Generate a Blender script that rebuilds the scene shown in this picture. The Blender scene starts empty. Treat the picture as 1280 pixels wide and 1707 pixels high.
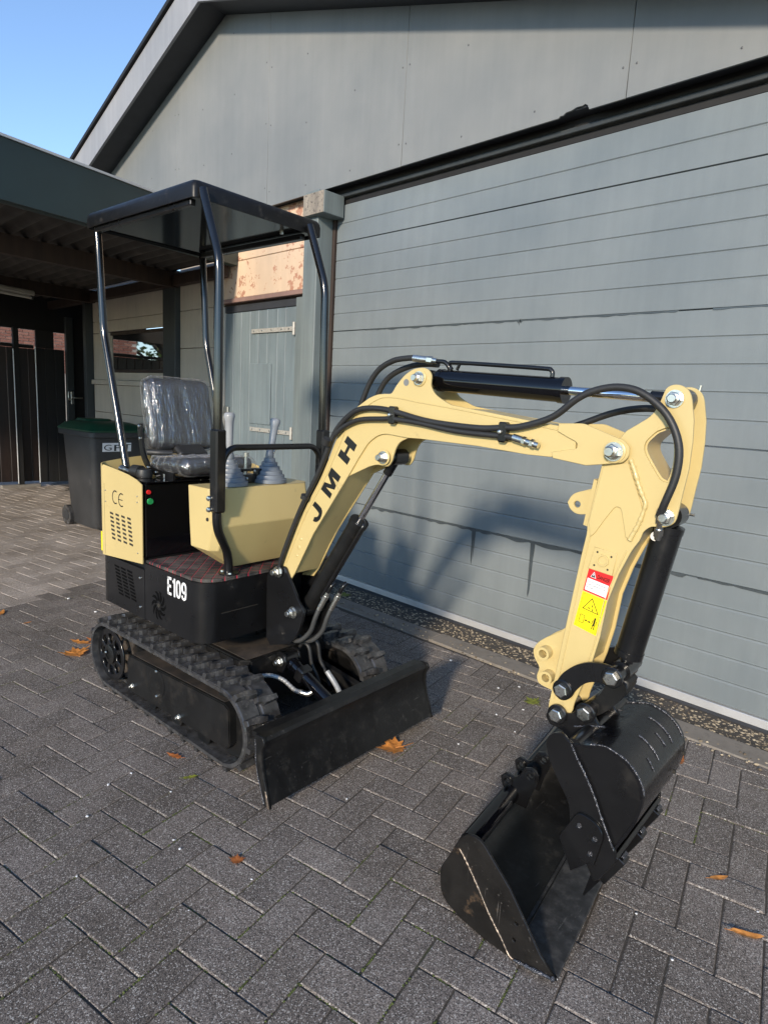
import bpy, bmesh, math, random
from mathutils import Vector, Matrix, noise
random.seed(7)
R = math.radians
C = bpy.context.scene
col = C.collection

# ------------------------------------------------------------------ camera
cam_d = bpy.data.cameras.new('camera')
cam = bpy.data.objects.new('camera', cam_d); col.objects.link(cam)
rt = Vector((0.71002299, 0.70204572, 0.05476463))
dn = Vector((0.15792297, -0.08296143, -0.98396023))
fw = Vector((-0.68624171, 0.70728298, -0.16977367))
m = Matrix.Identity(4)
for i in range(3):
    m[i][0] = rt[i]; m[i][1] = -dn[i]; m[i][2] = -fw[i]
m[0][3], m[1][3], m[2][3] = 1.3121, -1.208, 1.4033
cam.matrix_world = m
cam_d.sensor_fit = 'VERTICAL'; cam_d.sensor_height = 36.0; cam_d.sensor_width = 27.0
cam_d.lens = 1042.9484 / 1707 * 36.0
cam_d.clip_start = 0.05; cam_d.clip_end = 500
C.camera = cam

# ------------------------------------------------------------------ world, sun, exposure
LDIR = Vector((-.68, 1.55, -.60)).normalized()
w = bpy.data.worlds.new('World'); C.world = w; w.use_nodes = True
nt = w.node_tree
bgn = nt.nodes.get('Background') or nt.nodes.new('ShaderNodeBackground')
sky = nt.nodes.new('ShaderNodeTexSky'); sky.sky_type = 'NISHITA'; sky.sun_disc = False
sky.sun_elevation = math.asin(-LDIR.z)
sky.sun_rotation = math.atan2(-LDIR.x, -LDIR.y)
sky.air_density = 0.8; sky.dust_density = 0.0; sky.ozone_density = 2.2
nt.links.new(sky.outputs[0], bgn.inputs[0]); bgn.inputs[1].default_value = 0.125
sd = bpy.data.lights.new('sun', 'SUN'); sd.energy = 2.1; sd.angle = R(5.0); sd.color = (1.0, 0.87, 0.70)
so = bpy.data.objects.new('sun', sd); col.objects.link(so)
so.rotation_euler = LDIR.to_track_quat('-Z', 'Y').to_euler(); so.location = (3, -4, 5)
C.view_settings.view_transform = 'Standard'; C.view_settings.look = 'None'
C.view_settings.exposure = 1.3; C.view_settings.gamma = 1.0; C.view_settings.use_curve_mapping = False
C.render.engine = 'CYCLES'
C.cycles.max_bounces = 8; C.cycles.glossy_bounces = 4; C.cycles.transparent_max_bounces = 12

# ------------------------------------------------------------------ materials
def newmat(name):
    mt = bpy.data.materials.new(name); mt.use_nodes = True
    n = mt.node_tree; b = n.nodes['Principled BSDF']
    return mt, n, b
def N(n, t, **kw):
    x = n.nodes.new(t)
    for k, v in kw.items(): setattr(x, k, v)
    return x
def ramp(n, src, p0, p1, c0=(0, 0, 0, 1), c1=(1, 1, 1, 1)):
    r = N(n, 'ShaderNodeValToRGB'); e = r.color_ramp.elements
    e[0].position = p0; e[1].position = p1; e[0].color = c0; e[1].color = c1
    n.links.new(src, r.inputs[0]); return r
def tex(n, kind, scale, detail=4, coord='Object', rough=.55, vec=None, stretch=None):
    if vec is None:
        if coord == 'World':
            vec = N(n, 'ShaderNodeNewGeometry').outputs['Position']
        else:
            vec = N(n, 'ShaderNodeTexCoord').outputs[coord]
    if stretch:
        mp = N(n, 'ShaderNodeMapping'); mp.inputs['Scale'].default_value = stretch
        n.links.new(vec, mp.inputs[0]); vec = mp.outputs[0]
    t = N(n, 'ShaderNodeTexNoise' if kind == 'noise' else 'ShaderNodeTexVoronoi')
    t.inputs['Scale'].default_value = scale
    if kind == 'noise':
        t.inputs['Detail'].default_value = detail; t.inputs['Roughness'].default_value = rough
    n.links.new(vec, t.inputs['Vector']); return t
def mixc(n, a, b, fac, mode='MIX'):
    x = N(n, 'ShaderNodeMix', data_type='RGBA', blend_type=mode)
    if isinstance(fac, (int, float)): x.inputs[0].default_value = fac
    else: n.links.new(fac, x.inputs[0])
    for s, v in ((6, a), (7, b)):
        if isinstance(v, (tuple, list)): x.inputs[s].default_value = (*v[:3], 1)
        else: n.links.new(v, x.inputs[s])
    return x.outputs[2]
def bump(n, b, h, strength, dist, prev=None):
    x = N(n, 'ShaderNodeBump'); x.inputs['Strength'].default_value = strength; x.inputs['Distance'].default_value = dist
    n.links.new(h, x.inputs['Height'])
    if prev is not None: n.links.new(prev, x.inputs['Normal'])
    n.links.new(x.outputs[0], b.inputs['Normal']); return x.outputs[0]
def basic(name, c, rough=.5, metal=0., coat=0., vary=.12, vs=6., bs=0., bscale=200., bdist=.001, rvar=0., coord='Object', dirt=None, dirt_amt=.0, dirt_scale=9., stretch=None, spec=None, scr=None):
    mt, n, b = newmat(name)
    t = tex(n, 'noise', vs, 5, coord, stretch=stretch)
    r = ramp(n, t.outputs[0], .3, .7)
    lo = tuple(x * (1 - vary) for x in c); hi = tuple(min(1, x * (1 + vary)) for x in c)
    out = mixc(n, lo, hi, r.outputs[0])
    if dirt is not None:
        t2 = tex(n, 'noise', dirt_scale, 8, coord, .7)
        r2 = ramp(n, t2.outputs[0], .62 - dirt_amt, .80 - dirt_amt * .6)
        out = mixc(n, out, dirt, r2.outputs[0])
    if scr:
        for q in (0, 1):
            ts = tex(n, 'noise', scr[1], 4, coord, .6, stretch=((1, 1, .03), (.6, .05, .6))[q]); rs = ramp(n, ts.outputs[0], scr[2], scr[2] + .03)
            tg = tex(n, 'noise', 5, 3, coord); rg_ = ramp(n, tg.outputs[0], .45, .65)
            ml = N(n, 'ShaderNodeMath', operation='MULTIPLY'); n.links.new(rs.outputs[0], ml.inputs[0]); n.links.new(rg_.outputs[0], ml.inputs[1])
            out = mixc(n, out, scr[0], ml.outputs[0])
    n.links.new(out, b.inputs['Base Color'])
    b.inputs['Metallic'].default_value = metal
    if rvar:
        t3 = tex(n, 'noise', vs * 3, 6, coord)
        mr = N(n, 'ShaderNodeMapRange'); mr.inputs['To Min'].default_value = max(.02, rough - rvar); mr.inputs['To Max'].default_value = rough + rvar
        n.links.new(t3.outputs[0], mr.inputs[0]); n.links.new(mr.outputs[0], b.inputs['Roughness'])
    else: b.inputs['Roughness'].default_value = rough
    b.inputs['Coat Weight'].default_value = coat; b.inputs['Coat Roughness'].default_value = .08
    if spec is not None: b.inputs['Specular IOR Level'].default_value = spec
    if bs:
        tb = tex(n, 'noise', bscale, 3, coord); bump(n, b, tb.outputs[0], bs, bdist)
    return mt
M = {}
M['cream'] = basic('cream_machine_paint', (.53, .410, .176), .38, coat=.2, vary=.045, vs=3, bs=.35, bscale=110, bdist=.0007, rvar=.12, dirt=(.30, .225, .11), dirt_amt=-.005, dirt_scale=14)
M['black'] = basic('black_gloss_paint', (.006, .006, .0065), .30, coat=.35, vary=.3, vs=5, bs=.15, bscale=60, bdist=.0006, rvar=.10, dirt=(.022, .020, .018), dirt_amt=.03, spec=.35)
M['blackg'] = basic('black_mirror_paint', (.003, .003, .004), .10, coat=.15, vary=.2, vs=5, bs=.06, bscale=14, bdist=.001, rvar=.05, spec=.4)
M['blacks'] = basic('black_shell_paint', (.005, .005, .006), .27, coat=.15, vary=.3, vs=12, bs=.25, bscale=30, bdist=.0012, rvar=.12, spec=.4, scr=((.06, .06, .06), 170, .69))
M['blackm'] = basic('black_satin_paint', (.008, .008, .008), .40, vary=.4, vs=8, bs=.3, bscale=120, bdist=.0006, rvar=.1, dirt=(.024, .021, .018), dirt_amt=.10, dirt_scale=14, spec=.3)
M['blade'] = basic('black_scraped_paint', (.008, .008, .008), .36, vary=.4, vs=14, bs=.35, bscale=60, bdist=.0008, rvar=.14, dirt=(.032, .030, .027), dirt_amt=.08, dirt_scale=22, stretch=(1, 1, .14), spec=.35, scr=((.085, .08, .075), 160, .66))
M['edge'] = basic('worn_steel_with_sheen', (.030, .030, .031), .38, vary=.5, vs=30, bs=.4, bscale=70, bdist=.0008, rvar=.12, dirt=(.075, .072, .068), dirt_amt=.12, dirt_scale=30, scr=((.15, .15, .14), 170, .64))  # paler from wear, with reflected light put into the grey as well
M['underside'] = basic('black_roof_underside', (.002, .002, .0025), .09, vary=.2, vs=5, bs=.05, bscale=14, spec=.32)
M['scuff'] = basic('black_paint_scuffed_to_rust', (.010, .009, .008), .34, vary=.4, vs=14, bs=.4, bscale=50, bdist=.001, rvar=.14, dirt=(.15, .095, .055), dirt_amt=.015, dirt_scale=13, spec=.4, scr=((.11, .10, .09), 150, .66))
M['rubber'] = basic('track_rubber', (.040, .040, .041), .20, vary=.5, vs=26, bs=.4, bscale=90, bdist=.001, rvar=.12, dirt=(.15, .14, .125), dirt_amt=.055, dirt_scale=30)
M['dusty'] = basic('dusty_steel', (.050, .038, .028), .7, vary=.4, vs=12, bs=.5, bscale=80, dirt=(.012, .012, .012), dirt_amt=.16, dirt_scale=11)
M['hose'] = basic('hose_rubber', (.018, .018, .018), .5, vary=.2, bs=.3, bscale=400, bdist=.0004)
M['zinc'] = basic('zinc_plated_steel', (.62, .61, .56), .30, metal=1., vary=.1, vs=40, bs=.3, bscale=300, bdist=.0004, rvar=.12)
M['chrome'] = basic('chromed_rod', (.75, .75, .76), .10, metal=1., vary=.03, vs=20, bs=.05, bscale=200, bdist=.0002)
M['post'] = basic('black_chromed_tube', (.035, .035, .035), .17, metal=.85, coat=.5, vary=.1, vs=9)
M['void'] = basic('dark_opening', (.0015, .0015, .0015), .9, spec=.1)
M['whitep'] = basic('white_print', (.75, .75, .75), .4, vary=.05)
M['printk'] = basic('black_print', (.008, .008, .008), .35, vary=.1)
M['brownprint'] = basic('cut_recess', (.02, .017, .012), .8, vary=.1)
M['red'] = basic('red_print', (.62, .02, .02), .35, vary=.06)
M['yellow'] = basic('yellow_print', (.80, .66, .01), .35, vary=.04)
M['green'] = basic('green_button', (.02, .25, .07), .3, vary=.1)
M['greyrub'] = basic('grey_rubber', (.16, .18, .205), .38, vary=.1, vs=20, rvar=.1)
M['greyknob'] = basic('grey_plastic', (.27, .28, .29), .3, vary=.05, vs=20)
M['seatfab'] = basic('charcoal_seat_vinyl', (.020, .020, .022), .55, vary=.25, vs=18, bs=.4, bscale=150)
M['weld'] = basic('weld_bead', (.10, .10, .11), .25, metal=.7, vary=.6, vs=160, bs=1., bscale=240, bdist=.003, rvar=.15)
M['bronze'] = basic('bare_scratched_metal', (.30, .24, .19), .4, metal=.8, vary=.5, vs=120, bs=.8, bscale=160, bdist=.002)

def paver_mat(name, base, light):
    mt, n, b = newmat(name)
    oi = N(n, 'ShaderNodeObjectInfo'); gi = N(n, 'ShaderNodeNewGeometry')
    ad = N(n, 'ShaderNodeMath', operation='ADD'); n.links.new(oi.outputs['Random'], ad.inputs[0]); n.links.new(gi.outputs['Random Per Island'], ad.inputs[1])
    fr = N(n, 'ShaderNodeMath', operation='FRACT'); n.links.new(ad.outputs[0], fr.inputs[0])
    tone = ramp(n, fr.outputs[0], 0, 1, (*[x * .84 for x in base], 1), (*[x * 1.15 for x in base], 1))
    tw = tex(n, 'noise', 2.2, 6, 'World', .6)
    rw = ramp(n, tw.outputs[0], .36, .66, (.72, .70, .66, 1), (1.15, 1.15, 1.15, 1))
    c = mixc(n, tone.outputs[0], rw.outputs[0], 1., 'MULTIPLY')
    # aggregate: fine grey grains, some pale ones, dark pits
    v = tex(n, 'voronoi', 430, coord='World')
    rv = ramp(n, v.outputs['Color'], .12, .95, (.40, .40, .40, 1), (1.8, 1.78, 1.75, 1))
    sepc = N(n, 'ShaderNodeSeparateColor'); n.links.new(v.outputs['Color'], sepc.inputs[0])
    n.links.new(sepc.outputs[0], rv.inputs[0])
    c = mixc(n, c, rv.outputs[0], 1., 'MULTIPLY')
    v2 = tex(n, 'voronoi', 380, coord='World')
    s2 = N(n, 'ShaderNodeSeparateColor'); n.links.new(v2.outputs['Color'], s2.inputs[0])
    pick = ramp(n, s2.outputs[1], .905, .925)
    c = mixc(n, c, light, pick.outputs[0])
    n.links.new(c, b.inputs['Base Color'])
    b.inputs['Roughness'].default_value = .72; b.inputs['Specular IOR Level'].default_value = .35
    tb = tex(n, 'noise', 320, 4, 'World', .7)
    p = bump(n, b, tb.outputs[0], .8, .0022)
    tb2 = tex(n, 'noise', 18, 4, 'World')
    bump(n, b, tb2.outputs[0], .35, .004, p)
    return mt
M['paver'] = paver_mat('dark_paver', (.156, .136, .123), (.46, .43, .39))
M['paverL'] = paver_mat('worn_light_paver', (.33, .29, .26), (.42, .38, .34))
M['kerb'] = basic('concrete_edging', (.21, .185, .155), .85, vary=.22, vs=9, bs=.7, bscale=150, bdist=.002, coord='World', dirt=(.07, .062, .05), dirt_amt=.08)
M['sand'] = basic('joint_sand', (.060, .052, .043), .95, vary=.35, vs=30, bs=1., bscale=260, bdist=.003, coord='World', dirt=(.045, .075, .012), dirt_amt=.02, dirt_scale=3.2)
M['soil'] = basic('mossy_soil', (.10, .080, .052), .95, vary=.4, vs=20, bs=1., bscale=140, bdist=.006, coord='World', dirt=(.04, .05, .015), dirt_amt=.12, dirt_scale=6)
M['pebble'] = basic('gravel', (.20, .165, .12), .8, vary=.6, vs=60, bs=.5, bscale=200, coord='World')
M['moss'] = basic('moss', (.085, .105, .028), .95, vary=.5, vs=90, bs=1., bscale=300, bdist=.003, coord='World')

def door_paint(name, base, streak=.12, rough=.5, chips=None):
    mt, n, b = newmat(name)
    t = tex(n, 'noise', 1.3, 6, 'World', .6, stretch=(1, 1, 1))
    r = ramp(n, t.outputs[0], .33, .68, (.86, .88, .88, 1), (1.12, 1.10, 1.06, 1))
    ts = tex(n, 'noise', 16, 5, 'World', .65, stretch=(1, 1, .07))
    rs = ramp(n, ts.outputs[0], .35, .70, (1 - streak, 1 - streak, 1 - streak, 1), (1 + streak, 1 + streak, 1 + streak * .9, 1))
    c = mixc(n, base, r.outputs[0], 1., 'MULTIPLY'); c = mixc(n, c, rs.outputs[0], 1., 'MULTIPLY')
    if chips:
        tc = tex(n, 'noise', chips[1], 6, 'World', .72)
        if len(chips) > 3:   # flaking gathered in one patch
            tm = tex(n, 'noise', 2.2, 2, 'World'); ma = N(n, 'ShaderNodeMath', operation='MULTIPLY_ADD'); n.links.new(tm.outputs[0], ma.inputs[0]); ma.inputs[1].default_value = .45; n.links.new(tc.outputs[0], ma.inputs[2])
            src = ma.outputs[0]
        else: src = tc.outputs[0]
        rc = ramp(n, src, chips[2], chips[2] + .025)
        c = mixc(n, c, chips[0], rc.outputs[0])
    n.links.new(c, b.inputs['Base Color']); b.inputs['Roughness'].default_value = rough
    tb = tex(n, 'noise', 260, 3, 'World'); p = bump(n, b, tb.outputs[0], .25, .0012)
    tb2 = tex(n, 'noise', 60, 4, 'World', stretch=(1, 1, .3)); bump(n, b, tb2.outputs[0], .15, .002, p)
    return mt
M['door'] = door_paint('weathered_grey_blue_door_paint', (.160, .182, .194), .04, .48)
M['gable'] = door_paint('grey_board_paint', (.184, .190, .192), .04, .6)
M['gpost'] = door_paint('grey_green_timber_paint', (.150, .176, .182), .16, .6, ((.30, .27, .22), 40, .73))
M['sheddoor'] = door_paint('grey_blue_plank_paint', (.155, .19, .21), .15, .5, ((.10, .10, .09), 30, .74))
M['beige_shaded'] = door_paint('beige_board_paint_shaded', (.42, .375, .32), .06, .65)  # darker copy of the board paint, carport shade mixed into the colour
M['beige_sunlit'] = door_paint('flaking_board_paint_sunlit', (.62, .46, .33), .05, .6, ((.40, .20, .13), 13, .79, 1))  # same boards with warm sunlight put into the colour, plus real flaking
M['darkpost'] = door_paint('dark_slate_post_paint', (.030, .034, .036), .15, .5)
M['brownwood'] = door_paint('stained_dark_timber', (.034, .020, .014), .3, .7)
M['blackwood_and_shade'] = door_paint('black_timber_and_shade', (.007, .006, .006), .3, .7)  # black timber; also fills gaps where shade is put in as colour
M['planks'] = door_paint('red_brown_gate_boards', (.016, .008, .006), .5, .5)
M['darkgrey'] = basic('soffit_dark_paint', (.028, .031, .038), .6, vary=.2, coord='World')
M['barge'] = door_paint('light_grey_barge_paint', (.26, .265, .29), .08, .6)
M['fascia'] = basic('dark_green_fascia', (.020, .042, .043), .45, vary=.12, vs=3, coord='World', bs=.1, bscale=300)
M['alu'] = basic('aluminium_strip', (.62, .62, .62), .4, metal=.5, vary=.08, vs=8, coord='World')
M['roofsheet'] = basic('fibre_cement_sheet', (.050, .044, .038), .8, vary=.35, vs=5, coord='World', bs=.4, bscale=60)
M['binbody'] = basic('grey_bin_plastic', (.028, .028, .029), .5, vary=.25, vs=4, bs=.2, bscale=80, dirt=(.09, .085, .08), dirt_amt=.03)
M['binlid'] = basic('green_bin_plastic', (.010, .060, .032), .42, vary=.15, vs=6, dirt=(.06, .09, .07), dirt_amt=.03)
M['brick'] = None
def brick_mat():
    mt, n, b = newmat('red_brick')
    oi = N(n, 'ShaderNodeObjectInfo'); gi = N(n, 'ShaderNodeNewGeometry')
    ad = N(n, 'ShaderNodeMath', operation='ADD'); n.links.new(oi.outputs['Random'], ad.inputs[0]); n.links.new(gi.outputs['Random Per Island'], ad.inputs[1])
    fr = N(n, 'ShaderNodeMath', operation='FRACT'); n.links.new(ad.outputs[0], fr.inputs[0])
    r = ramp(n, fr.outputs[0], 0, 1, (.24, .085, .055, 1), (.40, .19, .13, 1))
    t = tex(n, 'noise', 30, 4, 'World'); c = mixc(n, r.outputs[0], (.16, .07, .05), t.outputs[0])
    n.links.new(c, b.inputs['Base Color']); b.inputs['Roughness'].default_value = .85
    return mt
M['brick'] = brick_mat()
M['mortar'] = basic('mortar', (.42, .38, .33), .9, vary=.2, coord='World')
M['rust'] = basic('rusty_galvanised_strap', (.40, .385, .35), .5, metal=.3, vary=.25, vs=60, dirt=(.25, .09, .03), dirt_amt=.03, dirt_scale=30)
M['steel'] = basic('worn_handle_steel', (.55, .53, .48), .35, metal=.9, vary=.1)
M['bark'] = basic('bark', (.06, .045, .03), .9, vary=.3, coord='World')
def leaf_mat(name, c0, c1):
    mt, n, b = newmat(name)
    gi = N(n, 'ShaderNodeNewGeometry')
    r = ramp(n, gi.outputs['Random Per Island'], 0, 1, (*c0, 1), (*c1, 1))
    t = tex(n, 'noise', 60, 5, 'Object'); c = mixc(n, r.outputs[0], tuple(x * .45 for x in c0), ramp(n, t.outputs[0], .45, .75).outputs[0])
    n.links.new(c, b.inputs['Base Color']); b.inputs['Roughness'].default_value = .5
    tl = N(n, 'ShaderNodeBsdfTranslucent'); n.links.new(c, tl.inputs[0])
    mx = N(n, 'ShaderNodeMixShader'); mx.inputs[0].default_value = .25
    n.links.new(b.outputs[0], mx.inputs[1]); n.links.new(tl.outputs[0], mx.inputs[2])
    n.links.new(mx.outputs[0], n.nodes['Material Output'].inputs[0])
    return mt
M['pinktrim'] = door_paint('faded_red_brown_trim', (.24, .15, .13), .1, .6)
M['endgrain'] = door_paint('bare_weathered_end_grain', (.26, .22, .18), .3, .7, ((.06, .05, .045), 45, .56))
M['treeleaf'] = leaf_mat('tree_foliage', (.12, .18, .04), (.32, .38, .10))
M['leafo'] = leaf_mat('orange_dry_leaf', (.72, .27, .06), (.85, .36, .09))
M['leafr'] = leaf_mat('rust_dry_leaf', (.46, .14, .04), (.56, .20, .06))
M['leafy'] = leaf_mat('yellow_green_leaf', (.22, .27, .04), (.34, .34, .05))
def glass_mat():
    mt, n, b = newmat('reflective_window_glass')
    b.inputs['Base Color'].default_value = (.004, .004, .004, 1); b.inputs['Roughness'].default_value = .02
    b.inputs['Specular IOR Level'].default_value = 1.; b.inputs['IOR'].default_value = 3.2
    return mt
M['glass'] = glass_mat()
def wrap_mat():
    mt, n, b = newmat('clear_plastic_wrap')
    b.inputs['Base Color'].default_value = (.8, .8, .8, 1); b.inputs['Roughness'].default_value = .15
    t = tex(n, 'noise', 9, 6, 'Object', .55, stretch=(1, 2.2, .45))
    t2 = tex(n, 'noise', 42, 3, 'Object', .5, stretch=(1, 1.5, .6))
    sm = N(n, 'ShaderNodeMath', operation='MULTIPLY_ADD'); n.links.new(t2.outputs[0], sm.inputs[0]); sm.inputs[1].default_value = .22; n.links.new(t.outputs[0], sm.inputs[2])
    bump(n, b, sm.outputs[0], .8, .040)
    bn = [x for x in n.nodes if x.type == 'BUMP'][0]
    tr = N(n, 'ShaderNodeBsdfTransparent'); tr.inputs[0].default_value = (.94, .94, .94, 1)
    gl = N(n, 'ShaderNodeBsdfGlossy'); gl.inputs['Roughness'].default_value = .10; n.links.new(bn.outputs[0], gl.inputs['Normal'])
    lw = N(n, 'ShaderNodeLayerWeight'); lw.inputs[0].default_value = .5
    lr = ramp(n, lw.outputs['Facing'], .55, 1., (.03, .03, .03, 1), (.45, .45, .45, 1))
    m1 = N(n, 'ShaderNodeMixShader'); n.links.new(lr.outputs[0], m1.inputs[0]); n.links.new(tr.outputs[0], m1.inputs[1]); n.links.new(b.outputs[0], m1.inputs[2])
    m2 = N(n, 'ShaderNodeMixShader'); m2.inputs[0].default_value = .13; n.links.new(m1.outputs[0], m2.inputs[1]); n.links.new(gl.outputs[0], m2.inputs[2])
    n.links.new(m2.outputs[0], n.nodes['Material Output'].inputs[0]); return mt
M['wrap'] = wrap_mat()
def mat_mat():
    mt, n, b = newmat('black_mat_with_red_stitching')
    tc = N(n, 'ShaderNodeTexCoord'); sx = N(n, 'ShaderNodeSeparateXYZ'); n.links.new(tc.outputs['Object'], sx.inputs[0])
    outs = []
    for sg in (1, -1):
        a = N(n, 'ShaderNodeMath', operation='MULTIPLY'); n.links.new(sx.outputs[1], a.inputs[0]); a.inputs[1].default_value = sg
        s = N(n, 'ShaderNodeMath', operation='ADD'); n.links.new(sx.outputs[0], s.inputs[0]); n.links.new(a.outputs[0], s.inputs[1])
        k = N(n, 'ShaderNodeMath', operation='MULTIPLY'); n.links.new(s.outputs[0], k.inputs[0]); k.inputs[1].default_value = 1 / .058
        f = N(n, 'ShaderNodeMath', operation='FRACT'); n.links.new(k.outputs[0], f.inputs[0])
        d = N(n, 'ShaderNodeMath', operation='SUBTRACT'); n.links.new(f.outputs[0], d.inputs[0]); d.inputs[1].default_value = .5
        ab = N(n, 'ShaderNodeMath', operation='ABSOLUTE'); n.links.new(d.outputs[0], ab.inputs[0])
        # dashes along the other diagonal
        t2 = N(n, 'ShaderNodeMath', operation='SUBTRACT'); n.links.new(sx.outputs[0], t2.inputs[0]); n.links.new(a.outputs[0], t2.inputs[1])
        k2 = N(n, 'ShaderNodeMath', operation='MULTIPLY'); n.links.new(t2.outputs[0], k2.inputs[0]); k2.inputs[1].default_value = 90
        f2 = N(n, 'ShaderNodeMath', operation='FRACT'); n.links.new(k2.outputs[0], f2.inputs[0])
        g = N(n, 'ShaderNodeMath', operation='LESS_THAN'); n.links.new(f2.outputs[0], g.inputs[0]); g.inputs[1].default_value = .65
        l = N(n, 'ShaderNodeMath', operation='GREATER_THAN'); n.links.new(ab.outputs[0], l.inputs[0]); l.inputs[1].default_value = .468
        q = N(n, 'ShaderNodeMath', operation='MULTIPLY'); n.links.new(g.outputs[0], q.inputs[0]); n.links.new(l.outputs[0], q.inputs[1])
        outs.append((q.outputs[0], ab.outputs[0]))
    mx = N(n, 'ShaderNodeMath', operation='MAXIMUM'); n.links.new(outs[0][0], mx.inputs[0]); n.links.new(outs[1][0], mx.inputs[1])
    t = tex(n, 'noise', 7, 6, 'Object', .6)
    base = mixc(n, (.022, .021, .021), (.16, .14, .12), ramp(n, t.outputs[0], .42, .75).outputs[0])
    n.links.new(mixc(n, base, (.50, .02, .05), mx.outputs[0]), b.inputs['Base Color']); b.inputs['Roughness'].default_value = .6
    hm = N(n, 'ShaderNodeMath', operation='MAXIMUM'); n.links.new(outs[0][1], hm.inputs[0]); n.links.new(outs[1][1], hm.inputs[1])
    inv = ramp(n, hm.outputs[0], .38, .5, (1, 1, 1, 1), (0, 0, 0, 1))
    bump(n, b, inv.outputs[0], .6, .004)
    return mt
M['floormat'] = mat_mat()

# ------------------------------------------------------------------ mesh helpers
def link_mesh(name, me, mt, parent=None, smooth=False, kind=None):
    o = bpy.data.objects.new(name, me); col.objects.link(o)
    if mt is not None and len(me.materials) == 0: me.materials.append(mt)
    if parent is not None: o.parent = parent
    if smooth: me.shade_smooth()
    if kind: o['kind'] = kind
    return o
def angle_smooth(me, ang=35):
    me.shade_smooth()
    bm = bmesh.new(); bm.from_mesh(me)
    for e in bm.edges:
        e.smooth = not (len(e.link_faces) == 2 and e.calc_face_angle(0) > R(ang))
    bm.to_mesh(me); bm.free()
def fin(name, bm, mt, parent=None, smooth=None, kind=None):
    bmesh.ops.recalc_face_normals(bm, faces=bm.faces[:])
    me = bpy.data.meshes.new(name); bm.to_mesh(me); bm.free()
    if smooth: angle_smooth(me, smooth)
    return link_mesh(name, me, mt, parent, kind=kind)
def abox(bm, c, s, rot=None, bev=0.):
    """box: centre c, full size s"""
    r = bmesh.ops.create_cube(bm, size=1.)
    vs = r['verts']
    mtx = Matrix.Translation(c) @ (rot.to_4x4() if rot else Matrix.Identity(4)) @ Matrix.Diagonal((*s, 1))
    bmesh.ops.transform(bm, matrix=mtx, verts=vs)
    if bev > 0:
        es = list({e for v in vs for e in v.link_edges})
        bmesh.ops.bevel(bm, geom=es, offset=bev, segments=1, affect='EDGES', clamp_overlap=True)
def box(name, x0, x1, y0, y1, z0, z1, mt, parent=None, bev=.003, kind=None):
    bm = bmesh.new(); abox(bm, ((x0 + x1) / 2, (y0 + y1) / 2, (z0 + z1) / 2), (abs(x1 - x0), abs(y1 - y0), abs(z1 - z0)), bev=bev)
    return fin(name, bm, mt, parent, kind=kind)
def cyl(bm, a, b, r0, r1=None, seg=24, caps=True):
    a = Vector(a); b = Vector(b); r1 = r0 if r1 is None else r1
    d = b - a; q = d.to_track_quat('Z', 'Y')
    mtx = Matrix.Translation((a + b) / 2) @ q.to_matrix().to_4x4()
    bmesh.ops.create_cone(bm, cap_ends=caps, segments=seg, radius1=r0, radius2=r1, depth=d.length, matrix=mtx)
def crom(P, k=6, closed=False):
    P = [Vector(p) for p in P]; out = []
    n = len(P)
    for i in range(n - 1):
        p0 = P[max(i - 1, 0)]; p1 = P[i]; p2 = P[i + 1]; p3 = P[min(i + 2, n - 1)]
        for j in range(k):
            t = j / k
            out.append(.5 * ((2 * p1) + (p2 - p0) * t + (2 * p0 - 5 * p1 + 4 * p2 - p3) * t * t + (3 * p1 - p0 - 3 * p2 + p3) * t ** 3))
    out.append(P[-1]); return out
def sweep(bm, P, r, seg=12, caps=True, wob=0):
    P = [Vector(p) for p in P]; rings = []
    t = (P[1] - P[0]).normalized(); up = Vector((0, 0, 1)) if abs(t.z) < .9 else Vector((1, 0, 0))
    nrm = (up - t * up.dot(t)).normalized()
    for i, p in enumerate(P):
        t2 = (P[min(i + 1, len(P) - 1)] - P[max(i - 1, 0)]).normalized()
        nrm = (nrm - t2 * nrm.dot(t2)).normalized(); bn = t2.cross(nrm)
        rr = (r[i] if isinstance(r, (list, tuple)) else r) * (1 + (random.uniform(-wob, wob) if wob else 0))
        rings.append([bm.verts.new(p + (nrm * math.cos(2 * math.pi * k / seg) + bn * math.sin(2 * math.pi * k / seg)) * rr) for k in range(seg)])
    for a, b in zip(rings, rings[1:]):
        for k in range(seg): bm.faces.new((a[k], a[(k + 1) % seg], b[(k + 1) % seg], b[k]))
    if caps:
        bm.faces.new(rings[0][::-1]); bm.faces.new(rings[-1])
def tube(name, P, r, mt, parent=None, seg=14, k=6, wob=0):
    bm = bmesh.new(); sweep(bm, crom(P, k) if k else P, r, seg, wob=wob)
    return fin(name, bm, mt, parent, smooth=50)
def ring_profile(bm, prof, c=(0, 0, 0), axis='Z', seg=28):
    """lathe: prof = [(r, h)]"""
    rings = []
    for r, h in prof:
        ring = []
        for k in range(seg):
            a = 2 * math.pi * k / seg; x = r * math.cos(a); y = r * math.sin(a)
            v = (x, y, h) if axis == 'Z' else ((x, -h, y) if axis == '-Y' else (h, x, y))
            ring.append(bm.verts.new(Vector(v) + Vector(c)))
        rings.append(ring)
    for a, b in zip(rings, rings[1:]):
        for k in range(seg): bm.faces.new((a[k], a[(k + 1) % seg], b[(k + 1) % seg], b[k]))
    bm.faces.new(rings[0][::-1]); bm.faces.new(rings[-1])
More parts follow.
